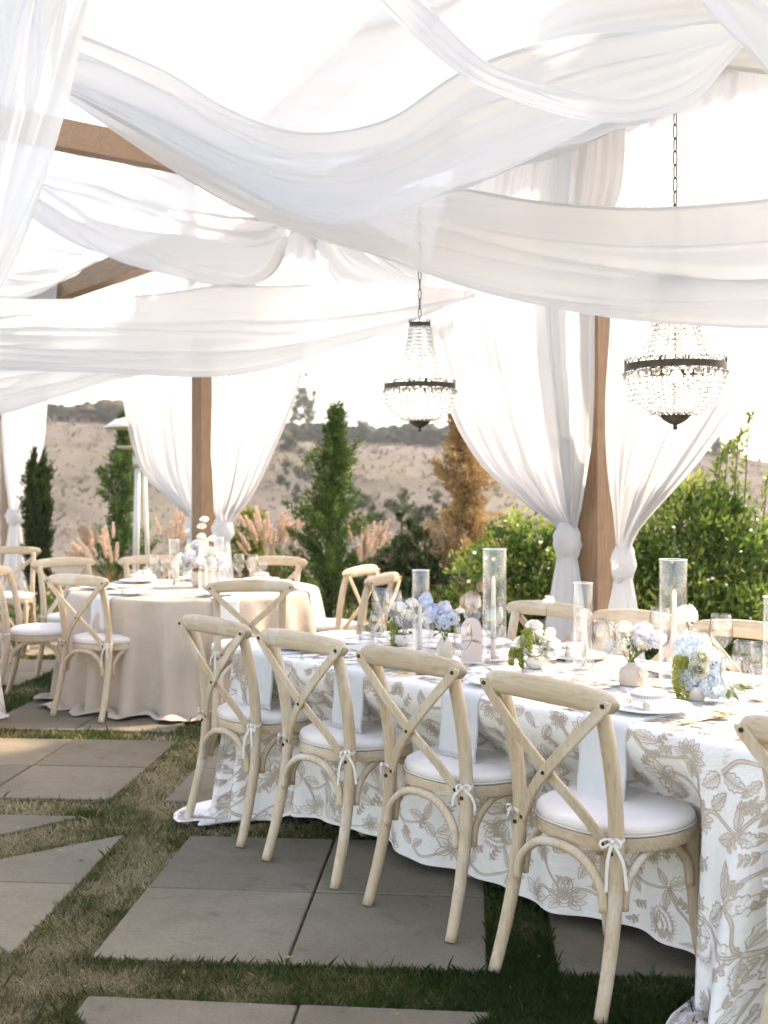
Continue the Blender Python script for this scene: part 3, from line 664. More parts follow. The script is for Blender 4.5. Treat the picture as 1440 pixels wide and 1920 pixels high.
swag('swag', [(118,182,6.3),(300,307,5.7),(480,407,5.3),(700,480,4.95),(900,547,4.65),(1130,593,4.4),(1300,608,4.25),(1440,614,4.2),(1580,600,4.1)],
     [(118,150,6.5),(300,215,6.2),(480,300,5.9),(700,350,5.5),(850,352,5.2),(1000,374,4.9),(1200,388,4.6),(1440,372,4.5),(1580,350,4.4)], 'broad white swag that runs in front of the larger chandelier', 5, 0.022, 0.10, 11)
swag('swag', [(112,172,5.9),(330,292,5.4),(560,412,4.9),(700,418,4.6),(850,362,4.35),(1000,305,4.15),(1150,250,4.0),(1262,207,3.9),(1385,88,3.8)],
     [(118,60,6.2),(300,130,5.9),(430,205,5.6),(560,248,5.3),(720,225,5.0),(870,130,4.7),(1080,62,4.4),(1330,38,4.0),(1395,55,3.85)], 'deep white swag sagging from upper left, its right end gathered above the chain', 6, 0.025, 0.12, 12)
swag('swag', [(660,-40,4.0),(830,112,3.75),(960,180,3.6),(1100,222,3.5),(1200,222,3.45),(1295,195,3.4),(1388,88,3.4)],
     [(740,-60,4.1),(900,105,3.85),(1040,160,3.7),(1150,186,3.6),(1230,180,3.55),(1310,140,3.5),(1392,62,3.45)], 'narrow white swag curving across the top to the right', 3, 0.012, 0.10, 13)
swag('swag', [(100,150,7.2),(350,260,6.6),(560,300,6.2),(760,270,5.9),(930,180,5.7),(1060,130,5.6),(1250,120,5.3),(1520,150,4.9)],
     [(150,-300,6.8),(330,-330,6.2),(520,-330,5.8),(700,-300,5.5),(860,-300,5.3),(1000,-300,5.2),(1300,-280,5.0),(1640,-240,4.6)], 'wide white sheet of voile overhead with long slanting folds', 8, 0.05, 0.06, 14, mat='sheer_roof')
swag('swag', [(1285,-30,3.3),(1345,42,3.2),(1400,100,3.15),(1460,170,3.1),(1540,240,3.05)],
     [(1340,-220,3.4),(1440,-160,3.3),(1520,-90,3.2),(1600,0,3.15),(1660,100,3.1)], 'white drape cutting across the top right corner', 4, 0.02, 0.10, 15)
swag('swag', [(175,-60,3.3),(158,20,3.3),(128,170,3.3),(92,300,3.3),(52,430,3.3),(0,545,3.3),(-60,640,3.3)],
     [(-10,-90,3.0),(-40,20,3.0),(-60,170,3.0),(-80,300,3.05),(-100,430,3.1),(-120,545,3.15),(-140,640,3.2)], 'white drape hanging down close by at the upper left', 6, 0.022, 0.05, 16)
swag('swag', [(40,395,9.6),(130,450,9.3),(250,496,9.0),(420,530,8.7),(488,516,8.6),(542,430,8.5)],
     [(80,245,10.2),(180,258,9.9),(270,292,9.6),(380,330,9.2),(470,375,8.9),(545,420,8.6)], 'white swag bunched at its right end under the sloping beam', 6, 0.055, 0.16, 17)
swag('swag', [(-60,590,11.5),(0,572,11.2),(70,552,11.0),(140,515,10.8),(190,488,10.6)],
     [(-60,420,12),(0,432,11.6),(70,440,11.2),(140,462,10.9),(192,484,10.6)], 'small white swag at the left edge below the timber', 4, 0.04, 0.1, 18)
swag('swag', [(-90,690,9.6),(0,692,9.3),(200,697,8.9),(380,706,8.5),(500,692,8.2),(620,657,7.9),(750,612,7.6),(890,552,7.3)],
     [(-90,565,10.2),(0,566,9.9),(160,562,9.4),(320,548,9.0),(420,534,8.8),(500,537,8.6),(640,533,8.2),(760,535,7.8),(892,545,7.4)], 'long low white swag behind the smaller chandelier chain', 5, 0.03, 0.12, 19)
swag('swag', [(560,425,9.0),(600,500,8.7),(645,535,8.5),(760,575,8.2),(895,556,7.6)],
     [(640,380,9.4),(700,420,9.0),(780,470,8.6),(850,510,8.2),(900,545,7.7)], 'white swag meeting the curtain top behind the smaller chandelier', 4, 0.04, 0.1, 20)
swag('swag', [(-80,790,12.0),(0,776,11.8),(100,746,11.5),(200,716,11.2),(335,690,10.9)],
     [(-80,640,12.6),(0,645,12.2),(100,650,11.8),(200,655,11.4),(340,660,11.0)], 'lowest white swag at the left edge before the far curtain', 4, 0.04, 0.12, 21)

def proj(p): return (CXP + p.x / p.y * FPX, HYP - (p.z - CAMH) / p.y * FPX, p.y)
swag('swag', [proj(row(s_, -.1, 3.95)) for s_ in (-.2, -1.1, -2.0, -2.9, -3.8)], [proj(Vector(q)) for q in ((1.05, 5.7, 4.1), (1.35, 5.1, 4.1), (1.65, 4.5, 4.1), (1.95, 3.9, 4.1), (2.25, 3.3, 4.1))], 'flat roof length of voile behind the chain, added as a sun screen reaching out of view', 7, 0.05, 0.12, 23, mat='sheer_roof')  # roof voile added and run out of view to screen the foreground from sun
# ================================================================ chairs
def seat_outline(k=1.0, n=40):
    pts = []
    for i in range(n):
        t = 2 * PI * i / n; c, s = math.cos(t), math.sin(t)
        x = 0.228 * math.copysign(abs(c) ** 0.78, c); y = 0.216 * math.copysign(abs(s) ** 0.82, s)
        x *= 1 - 0.10 * max(0, -y / 0.208)
        pts.append((x * k, y * k + 0.004))
    return pts
def slab(mb, out, levels):
    """stack of scaled outlines: (scale, z)"""
    rows = [[(x * s, y * s, z) for x, y in out] for s, z in levels]
    mb.grid(rows, 0, True); n = len(out); o = len(mb.v) - n * len(levels)
    mb.f.append(tuple(o + n * (len(levels) - 1) + k for k in range(n))); mb.m.append(0)
    mb.f.append(tuple(o + k for k in range(n - 1, -1, -1))); mb.m.append(0)
def bow_part(mb, c, out, seed):
    r = random.Random(seed); c = Vector(c); out = Vector(out).normalized(); side = out.cross(Vector((0, 0, 1)))
    for sgn in (-1, 1):
        k = r.uniform(.55, 1.35); dz = r.uniform(-.014, .006)
        lp = [c, c + side * (0.012 * sgn * k) + Vector((0, 0, 0.010 + dz * .4)) + out * .004, c + side * (0.025 * sgn * k) + Vector((0, 0, 0.006 + dz)) + out * .012, c + side * (0.020 * sgn * k) + Vector((0, 0, -0.008 + dz)) + out * .012, c + out * .003]
        mb.strip(smooth_path(lp, 4), 0.0065, tuple(out), 0)
        tl = r.uniform(0.05, 0.14); sw = r.uniform(-0.004, 0.034)
        mb.strip(smooth_path([c + out * .004, c + side * (sw * sgn) + Vector((0, 0, -tl * .4)) + out * .012, c + side * (sw * 1.3 * sgn) + Vector((0, 0, -tl)) + out * .010], 4), 0.009, tuple(out), 0)
    mb.ball(c + out * 0.006, 0.007, 6, 4)
def make_chair(seed=0):
    root = empty('cross_back_chair')
    for s in (-1, 1):
        p = smooth_path([(s*.207,-.285,0), (s*.200,-.240,.15), (s*.193,-.208,.30), (s*.188,-.196,.45), (s*.188,-.206,.60), (s*.191,-.236,.75), (s*.194,-.266,.845)], 4)
        mb = MB(); mb.tube(p, [0.0185 + 0.0035 * math.sin(min(1, i / (len(p) - 1) * 1.25) * PI * .5) for i in range(len(p))], 12); mb.build('back_post', M['wood_z'], root)
        p = smooth_path([(s*.166,.158,.445), (s*.168,.160,.30), (s*.174,.168,.15), (s*.186,.192,0)], 4)
        mb = MB(); mb.tube(p, [0.021 - 0.005 * i / (len(p) - 1) for i in range(len(p))], 12); mb.build('front_leg', M['wood_z'], root)
    # top rail
    mb = MB(); P = []; R = []; n = 26
    rows = []
    for i in range(n + 1):
        t = -1 + 2 * i / n; x = 0.262 * t; y = -0.268 - 0.034 * (1 - t * t); z = 0.857 + 0.014 * (1 - t * t)
        e = max(0.02, (1 - abs(t) ** 14)) ** 0.5; hh = 0.037 * (0.80 + 0.20 * (1 - t * t)) * e; th = 0.0185 * e
        r_ = []
        for k in range(16):
            a = 2 * PI * k / 16; cc, ss = math.cos(a), math.sin(a)
            r_.append((x, y + th * math.copysign(abs(cc) ** .8, cc) , z + hh * math.copysign(abs(ss) ** .8, ss)))
        rows.append(r_)
    mb.grid(rows, 0, True); mb.f.append(tuple(range(16))); mb.m.append(0); o = n * 16; mb.f.append(tuple(o + k for k in range(15, -1, -1))); mb.m.append(0)
    mb.build('top_rail', M['wood_x'], root)
    # crossed slats
    for s in (-1, 1):
        off = 0.006 * s
        pth = smooth_path([(-.238*s, -.296, .868), (-.225*s, -.297, .845), (-.12*s, -.296 + off, .742), (0, -.278 + off, .632), (.10*s, -.243 + off * .5, .535), (.163*s, -.212, .452)], 5)
        mb = MB(); rows = []
        for i, p in enumerate(pth):
            p = Vector(p); T = (Vector(pth[min(i + 1, len(pth) - 1)]) - Vector(pth[max(i - 1, 0)])).normalized(); B = Vector((0, -1, 0)); B = (B - T * B.dot(T)).normalized(); S = T.cross(B)
            e = 0.55 if i in (0, len(pth) - 1) else 1
            w, h = 0.017 * e, 0.0055
            rows.append([p + S * w * a + B * h * b for a, b in ((-1, -.6), (-.85, -1), (.85, -1), (1, -.6), (1, .6), (.85, 1), (-.85, 1), (-1, .6))])
        mb.grid(rows, 0, True); nn = len(rows); mb.f.append(tuple(range(8))); mb.m.append(0); mb.f.append(tuple((nn - 1) * 8 + k for k in range(7, -1, -1))); mb.m.append(0)
        sl = mb.build('cross_slat', M['wood_z'], root, True, 40)
        for c, a in (((-.232*s, -.3025, .856), (0, -1, 0)), ((.158*s, -.2185, .460), (0, -1, -.3))):
            b = MB(); b.tube([Vector(c), Vector(c) + Vector(a).normalized() * .004], 0.0065, 8); b.build('bolt', M['bolt'], sl, False)
    b = MB(); b.tube([(0, -.289, .632), (0, -.294, .632)], 0.0055, 8); b.build('bolt', M['bolt'], root, False)
    for s in (-1, 1):
        b = MB(); b.tube([(s * .188, -.216, .438), (s * .188, -.2215, .438)], 0.0065, 8); b.build('bolt', M['bolt'], root, False)
    # seat
    mb = MB(); slab(mb, seat_outline(), [(0.94, .421), (0.995, .424), (1.0, .430), (1.0, .455), (0.99, .461), (0.93, .463)]); mb.build('seat', M['wood_x'], root, True, 50)
    mb = MB(); slab(mb, seat_outline(), [(0.95, .4665), (0.985, .470), (0.995, .477), (0.993, .486), (0.975, .493), (0.93, .498), (0.80, .503), (0.55, .507), (0.25, .5085)])
    cu = mb.build('cushion', M['cushion'], root, True)
    ol = seat_outline(0.997); mb = MB(); mb.tube([(x, y, .4675) for x, y in ol] + [(ol[0][0], ol[0][1], .4675)], 0.0035, 6, caps=False); mb.build('piping', M['cushion_edge'], cu)
    for s in (-1, 1):
        mb = MB(); ring = [(s * .188 + 0.0235 * math.cos(t), -.197 + 0.0235 * math.sin(t), .474 + .003 * math.sin(3 * t)) for t in [2 * PI * k / 14 for k in range(15)]]
        mb.strip(ring, 0.011, [Vector((p[0] - s * .188, p[1] + .197, 0)) for p in ring]); bow_part(mb, (s * .196, -.222, .474), (s * .55, -.85, 0), 3 + s + 10 * seed)
        mb.build('tie', M['tie'], cu)
    # bent braces
    def arch(a, b, zt=0.425, zb=0.275):
        a, b = Vector(a), Vector(b); pts = []
        for f, z in ((0, zb), (0.03, zb + .06), (0.12, zt - .045), (0.28, zt - .010), (0.5, zt), (0.72, zt - .010), (0.88, zt - .045), (0.97, zb + .06), (1, zb)):
            p = a.lerp(b, f); pts.append((p.x, p.y, z))
        m_ = MB(); m_.tube(smooth_path(pts, 3), 0.0125, 8, flat=(1, 1.15)); br = m_.build('bent_brace', M['wood_z'], root)
    arch((-.170, -.226, 0), (.170, -.226, 0), .420)
    for s in (-1, 1): arch((s * .194, -.172, 0), (s * .176, .138, 0), .418)
    arch((-.150, .172, 0), (.150, .172, 0), .418)
    return root
CHAIRS = [make_chair(k) for k in range(4)]; _n = [0]
RAILY = -0.285
def put_chair(rail_xy, face, label, group):
    """rail_xy: where the middle of the top rail stands; face: direction the sitter looks"""
    k = _n[0] % 4; o = CHAIRS[k] if _n[0] < 4 else copy_tree(CHAIRS[k]); _n[0] += 1
    f = Vector((face[0], face[1])).normalized(); l = Vector(rail_xy) - f * RAILY
    place(o, (l.x, l.y, 0.018), facing(f)); tag(o, label, 'chair', group); return o

# ---------------------------------------------------------------- table frames of reference
TA = math.radians(-49.0); TD = Vector((math.cos(TA), math.sin(TA))); TN = Vector((-TD.y, TD.x))
TL, TW, TH = 3.66, 1.07, 0.75
L0 = Vector((-0.65, 4.93))                       # near corner at the far end
TC = L0 + TD * (TL / 2) + TN * (TW / 2)
def tab(t, off): return L0 + TD * t + TN * off   # along the near edge, inward from it
RC, RR = Vector((-1.33, 7.92)), 0.85             # round table

G1 = 'cross-back chairs at the long table'; G2 = 'cross-back chairs round the beige table'; G3 = 'cross-back chairs beyond'
put_chair((-0.711, 4.64), (TN.x, TN.y), 'pale rubbed wooden cross-back chair at the far end of the near row', G1)
put_chair((-0.316, 4.17), (TN.x - .03, TN.y), 'cross-back chair second from the far end of the near row', G1)
put_chair((0.077, 3.70), (TN.x + .02, TN.y), 'cross-back chair third in the near row, beside the nearest full chair', G1)
put_chair((0.452, 3.16), (TN.x + .03, TN.y - .06), 'nearest full cross-back chair with a blue-grey napkin hanging over its seat', G1)
hd = tab(TL, TW / 2); put_chair((1.015, 2.51), (TN.x + .05, TN.y), 'cross-back chair cut off by the right edge of the picture', G1)
for t, lab in ((0.70, 'cross-back chair across the long table, left of the thick post'), (1.22, 'cross-back chair across the long table in front of the thick post'), (1.74, 'cross-back chair across the long table in front of the big flowering bush')):
    p = tab(t, TW + 0.21); put_chair(p, -TN, lab, G1)
put_chair((-1.91, 6.95), (0.50, 0.86), 'cross-back chair with its back to us at the front left of the beige table', G2)
put_chair((-0.78, 6.52), (-0.14, 0.99), 'cross-back chair standing between the beige table and the pale rubbed chair', G2)
put_chair((-2.47, 8.62), (0.62, -0.78), 'cross-back chair behind the front left chair of the beige table', G2)
put_chair((-1.86, 8.92), (0.35, -0.94), 'cross-back chair behind the beige table beside the patio heater', G2)
put_chair((-0.84, 8.78), (-0.30, -0.95), 'cross-back chair behind the beige table near the farther post', G2)
put_chair((-2.60, 7.58), (0.97, 0.10), 'cross-back chair seen from the side at the left edge by the beige table', G2)
put_chair((-0.15, 7.75), (-0.90, 0.43), 'cross-back chair beyond the long table, left of a close pair', G3)
put_chair((0.0, 7.05), (-0.92, 0.40), 'cross-back chair beyond the long table, right of a close pair', G3)
put_chair((-3.42, 10.3), (0.2, -1), 'distant cross-back chair before the tail of the far left curtain', G3)
put_chair((-3.55, 9.2), (0.8, -.6), 'distant cross-back chair mostly cut off by the left edge', G3)

# ================================================================ table linen
def hash01(i, k): return (math.sin(i * 127.1 + k * 311.7) * 43758.5453) % 1.0
class Cloth:
    """a cloth with an overhang sampled on a grid: u round the edge, v down from the edge; S holds the points"""
    def __init__(s, S, u, v, closed=True):
        s.S = S; s.u = u; s.v = v; d1 = np.roll(S, -1, 0) - np.roll(S, 1, 0); d2 = np.gradient(S, axis=1)
        s.N = unit(np.cross(d2, d1))
    def at(s, uu, vv, off):
        per = s.u[-1] + (s.u[1] - s.u[0]); x = (uu % per) / per * len(s.u); i = int(x) % len(s.u); fx = x - int(x); i2 = (i + 1) % len(s.u)
        y = np.interp(vv, s.v, np.arange(len(s.v))); j = min(int(y), len(s.v) - 2); fy = y - j
        f = lambda A: (A[i, j] * (1 - fx) + A[i2, j] * fx) * (1 - fy) + (A[i, j + 1] * (1 - fx) + A[i2, j + 1] * fx) * fy
        return f(s.S) + f(s.N) * off
def build_cloth(name, cl, mat, parent, top_ring):
    nu, nv = cl.S.shape[:2]; V = cl.S.reshape(-1, 3); idx = np.arange(nu * nv).reshape(nu, nv); nxt = np.roll(idx, -1, 0)
    F = np.stack([idx[:, :-1], idx[:, 1:], nxt[:, 1:], nxt[:, :-1]], -1).reshape(-1, 4)
    mb = MB(); mb.v = [tuple(p) for p in V]; mb.f = [tuple(f) for f in F]; mb.m = [0] * len(F)
    mb.f.append(tuple(int(idx[i, 0]) for i in range(nu))); mb.m.append(0)
    return mb.build(name, mat, parent, True)
class Stitch:
    """embroidery strokes laid on a surface"""
    def __init__(s, surf, off=0.0011): s.surf = surf; s.off = off; s.a = MB(); s.b = MB()
    def stroke(s, pts, w=0.0027, pale=False, off=None):
        off = s.off if off is None else off; n = len(pts)
        if n < 2: return
        vs = []
        for i, (x, y) in enumerate(pts):
            x0, y0 = pts[max(i - 1, 0)]; x1, y1 = pts[min(i + 1, n - 1)]; dx, dy = x1 - x0, y1 - y0; l = math.hypot(dx, dy) or 1e-6
            nx_, ny_ = -dy / l * w / 2, dx / l * w / 2
            p, q = s.surf(x + nx_, y + ny_, off), s.surf(x - nx_, y - ny_, off)
            if p is None or q is None: return
            vs += [p, q]
        (s.b if pale else s.a).add(vs, [(2 * i, 2 * i + 1, 2 * i + 3, 2 * i + 2) for i in range(n - 1)])
    def fill(s, poly):
        vs = [s.surf(x, y, s.off * 0.45) for x, y in poly]
        if any(v is None for v in vs): return
        s.b.add(vs, [tuple(range(len(vs)))])
def petal(L, W, n=9, point=0.7):
    """half outlines of a petal lying along +x"""
    up = []
    for i in range(n + 1):
        t = i / n; up.append((L * t, W / 2 * math.sin(PI * t ** point) ** 0.9))
    return up + [(x, -y) for x, y in up[-2::-1]]
def xf(pts, x, y, a, sc=1.0):
    c, s = math.cos(a) * sc, math.sin(a) * sc; return [(x + px * c - py * s, y + px * s + py * c) for px, py in pts]
def mot_leaf(S, x, y, a, L, rnd, serr=True):
    out = petal(L, L * rnd.uniform(.38, .5), 9)
    if serr: out = [(px, py * (1 + 0.16 * (1 if i % 2 else -1))) for i, (px, py) in enumerate(out)]
    S.stroke(xf(out, x, y, a)); S.stroke(xf([(0, 0), (L * .45, L * .02), (L * .88, 0)], x, y, a), 0.0022)
    for k in range(1, 5):
        t = k / 5
        for sg in (-1, 1): S.stroke(xf([(L * (t - .06), 0), (L * (t + .08), sg * L * .15 * math.sin(PI * t))], x, y, a), 0.0016, True)
    S.fill(xf(petal(L * .9, L * .28, 6), x, y, a))
def mot_flower(S, x, y, a, R, rnd):
    kind = rnd.randrange(3)
    if kind == 0:       # open fan with many pointed petals
        n = rnd.randint(9, 11); span = 4.3
        for k in range(n):
            b = a - span / 2 + span * k / (n - 1); L = R * rnd.uniform(.85, 1.05) * (1 - .12 * abs(2 * k / (n - 1) - 1))
            ox, oy = x + math.cos(b) * R * .18, y + math.sin(b) * R * .18
            S.stroke(xf(petal(L * .82, R * .34, 7, .85), ox, oy, b)); S.stroke(xf([(L * .15, 0), (L * .6, 0)], ox, oy, b), 0.0020); S.fill(xf(petal(L * .62, R * .17, 5), ox, oy, b))
        for rr in (.20, .36): S.stroke([(x + math.cos(t) * R * rr, y + math.sin(t) * R * rr) for t in [2 * PI * k / 12 for k in range(13)]], 0.0024)
    elif kind == 1:     # scaled bloom: rows of scallops between curled side petals
        for sg in (-1, 1):
            for j, (da, l) in enumerate(((1.9, .75), (1.35, .85), (2.5, .6))):
                b = a + sg * da; S.stroke(xf(petal(R * l, R * .42, 8, .9), x, y, b)); S.stroke(xf([(0, 0), (R * l * .7, R * .04)], x, y, b), 0.002); S.fill(xf(petal(R * l * .75, R * .2, 5), x, y, b))
        for rr in (.35, .6, .85):
            n = 5 + int(rr * 6)
            for k in range(n):
                b = a - 1.05 + 2.1 * k / (n - 1); cx, cy = x + math.cos(b) * R * rr, y + math.sin(b) * R * rr
                S.stroke([(cx + math.cos(b + q) * R * .11, cy + math.sin(b + q) * R * .11) for q in (-1.7, -1, -.4, 0.2, .8, 1.5)], 0.0022)
                S.fill([(cx + math.cos(b + q) * R * .07, cy + math.sin(b + q) * R * .07) for q in (-1.6, -.5, .5, 1.6)])
        n = 13
        for k in range(n):
            b = a - 1.15 + 2.3 * k / (n - 1); S.stroke(xf([(R * .95, -R * .05), (R * 1.12, 0), (R * .95, R * .05)], x, y, b), 0.002)
    else:               # star bloom with stamens
        n = rnd.randint(6, 7)
        for k in range(n):
            b = a + 2 * PI * k / n + rnd.uniform(-.1, .1); S.stroke(xf(petal(R * .95, R * .46, 8, .8), x, y, b)); S.fill(xf(petal(R * .7, R * .2, 5), x, y, b))
            S.stroke(xf([(R * .2, R * .03), (R * .65, 0)], x, y, b), 0.0022); b += PI / n; S.stroke(xf([(R * .2, 0), (R * .72, 0)], x, y, b), 0.0018)
        S.stroke([(x + math.cos(t) * R * .2, y + math.sin(t) * R * .2) for t in [2 * PI * k / 10 for k in range(11)]], 0.003)
def mot_stem(S, pts, w=0.010):
    P = smooth_path(pts, 7); n = len(P)
    def offp(d):
        o = []
        for i in range(n):
            x0, y0 = P[max(i - 1, 0)]; x1, y1 = P[min(i + 1, n - 1)]; l = math.hypot(x1 - x0, y1 - y0) or 1e-6
            k = d * (1 - 0.55 * i / n); o.append((P[i][0] - (y1 - y0) / l * k, P[i][1] + (x1 - x0) / l * k))
        return o
    S.stroke(offp(w / 2)); S.stroke(offp(-w / 2)); S.stroke([tuple(p) for p in P], w * 0.55, True, S.off * 0.5)
def embroider(S, u0, u1, v0, v1, rnd, cell=0.145, R=0.064):
    """all-over crewel pattern: blooms and leafy sprigs on wandering stems"""
    nr = max(1, round((v1 - v0) / (cell * .92))); nc = int((u1 - u0) / cell) + 1; pos = {}
    for r in range(nr):
        for c in range(nc):
            pos[r, c] = (u0 + (c + .5 * (r % 2)) * cell + rnd.uniform(-.03, .03), v0 + (r + .5) * (v1 - v0) / nr + rnd.uniform(-.026, .026))
    for (r, c), (x, y) in pos.items():
        if (r, c + 1) in pos and (c + 2 * r) % 4 != 3:      # main stem on to the next motif
            x2, y2 = pos[r, c + 1]; w = rnd.choice((-1, 1)) * rnd.uniform(.025, .05); mot_stem(S, [(x, y), (x + (x2 - x) * .3, y + (y2 - y) * .3 + w), (x + (x2 - x) * .7, y + (y2 - y) * .7 + w * .6), (x2, y2)], 0.0085)
        if (r + 1, c) in pos and (c + r) % 3 == 0:
            x2, y2 = pos[r + 1, c]; mot_stem(S, [(x, y), (x + .03, (y + y2) / 2 - .02), (x2 - .02, (y + y2) / 2 + .03), (x2, y2)], 0.007)
    for (r, c), (x, y) in pos.items():
        k = (c * 2 + r * 3 + rnd.randrange(2)) % 5; a = rnd.uniform(0, 6.28)
        if k in (0, 2): mot_flower(S, x, y, a, R * rnd.uniform(.85, 1.15), rnd)
        elif k == 4: mot_flower(S, x, y, a, R * rnd.uniform(.55, .7), rnd); mot_leaf(S, x + .05 * math.cos(a), y + .05 * math.sin(a), a, .06, rnd)
        else:
            for q in range(3): b = a + q * 2.1 + rnd.uniform(-.3, .3); mot_leaf(S, x + .008 * math.cos(b), y + .008 * math.sin(b), b, rnd.uniform(.055, .088), rnd)
        for q in range(2):                                   # small sprigs in the gaps
            b = rnd.uniform(0, 6.28); gx, gy = x + .085 * math.cos(b), y + .075 * math.sin(b); e = b + rnd.uniform(-1, 1); qd = [(gx + math.cos(e) * t, gy + math.sin(e) * t + .004 * math.sin(t * 90)) for t in (0, .015, .03, .045)]; S.stroke(qd, .0024)
            for t in (1, 2, 3):
                for sg in (-1, 1): mot_leaf(S, qd[t][0], qd[t][1], e + sg * .9, .017, rnd, False)
def rounded_rect(L_, W_, r, step=0.012):
    """closed outline, from the near far-left corner along the near side; returns points, outward normals, arclength, corner weight"""
    pts = []; cs = [(L_ / 2 - r, -W_ / 2 + r, -PI / 2), (L_ / 2 - r, W_ / 2 - r, 0), (-L_ / 2 + r, W_ / 2 - r, PI / 2), (-L_ / 2 + r, -W_ / 2 + r, PI)]
    cur = (-L_ / 2 + r, -W_ / 2); seq = []
    for cx, cy, a0 in cs:
        st = (cx + r * math.cos(a0), cy + r * math.sin(a0)); d = math.hypot(st[0] - cur[0], st[1] - cur[1]); k = max(1, int(d / step))
        for i in range(k): f = i / k; seq.append((cur[0] + (st[0] - cur[0]) * f, cur[1] + (st[1] - cur[1]) * f, a0))
        k = 14
        for i in range(k): a = a0 + PI / 2 * i / k; seq.append((cx + r * math.cos(a), cy + r * math.sin(a), a))
        cur = (cx + r * math.cos(a0 + PI / 2), cy + r * math.sin(a0 + PI / 2))
    return seq
def rect_cloth(L_, W_, H, overhang, near_push, seed, corner_extra, bulge, seam=None):
    rng = random.Random(seed); seq = rounded_rect(L_ + 0.012, W_ + 0.012, 0.045); nu = len(seq)
    P = np.array([(x, y) for x, y, a in seq]); A = np.array([a for x, y, a in seq]); NN = np.stack([np.cos(A), np.sin(A)], 1)
    d = np.r_[0, np.cumsum(np.linalg.norm(np.diff(P, axis=0), axis=1))]; per = d[-1] + np.linalg.norm(P[0] - P[-1])
    u = np.arange(nu) / nu * per      # near enough to arclength
    C = [(L_/2, -W_/2, 0), (L_/2, W_/2, 1), (-L_/2, W_/2, 2), (-L_/2, -W_/2, 3)]
    nv = 70; vmax = 1.0; v = np.linspace(0, 1, nv)
    S = np.zeros((nu, nv, 3)); ph = [rng.random() * 6.28 for _ in range(12)]
    for i in range(nu):
        x, y = P[i]; n = NN[i]; cw = 0; cs_ = 0; fold = 0
        for cx, cy, q in C:
            dist = math.hypot(x - cx, y - cy); g = math.exp(-(dist / 0.17) ** 2) * corner_extra[q]; cw = max(cw, g); fold = max(fold, math.exp(-(dist / 0.38) ** 2) * bulge[q])
        near = max(0.0, min(1.0, (-y - W_ / 2 + 0.06) / 0.05)) * sstep(0, 0.30, min(x + L_ / 2, L_ / 2 - x)) if y < 0 else 0
        if seam is not None and y < -W_ / 2 + .06:      # an overlapping length of cloth falls to the ground here
            gs = math.exp(-((x - seam) / 0.115) ** 2); cw = max(cw, gs * 0.85); near *= 1 - min(1, 1.15 * math.exp(-((x - seam) / 0.13) ** 4)); fold = max(fold, gs * 0.75)
        Ltot = overhang + 0.33 * cw + 0.012 * math.sin(d[i] * 3 + ph[0])
        for j in range(nv):
            l = Ltot * v[j]
            r_ = 0.018                                   # roll over the edge
            if l < r_ * 1.57: o_ = r_ * math.sin(l / r_); z = H - r_ * (1 - math.cos(l / r_))
            else:
                dz = l - r_ * 1.57; o_ = r_; z = H - r_ - dz
            f = max(0.0, l - 0.02) / 0.7
            w = 0.010 * math.sin(d[i] * 9 + ph[1] + 0.8 * f) + 0.008 * math.sin(d[i] * 17 + ph[2] - f) + 0.006 * math.sin(d[i] * 31 + ph[3])
            o_ += w * f * 1.6 + 0.02 * f
            o_ += fold * f * (0.10 + 0.045 * math.sin(d[i] * 26 + ph[4] + 1.2 * f) + 0.02 * math.sin(d[i] * 47 + ph[5]))
            o_ -= near_push * near * float(sstep(0.06, 0.30, l)) * (0.92 + 0.08 * math.sin(d[i] * 10.5 + ph[6]))
            zf = 0.022 + 0.010 * (1 + math.sin(d[i] * 23 + ph[7])) * min(1, max(0, -z) * 8)
            if z < zf:
                ex = zf - z; o_ += ex * 0.85 + 0.02 * math.sin(d[i] * 40 + ph[8]) * min(1, ex * 6); z = zf + 0.018 * math.sin(min(1, ex * 5) * PI) * (0.6 + .4 * math.sin(d[i] * 33 + ph[9])) + 0.003 * (j % 2)
            S[i, j] = (x + n[0] * o_, y + n[1] * o_, z)
    return Cloth(S, u, v * 1.0), per, P, u
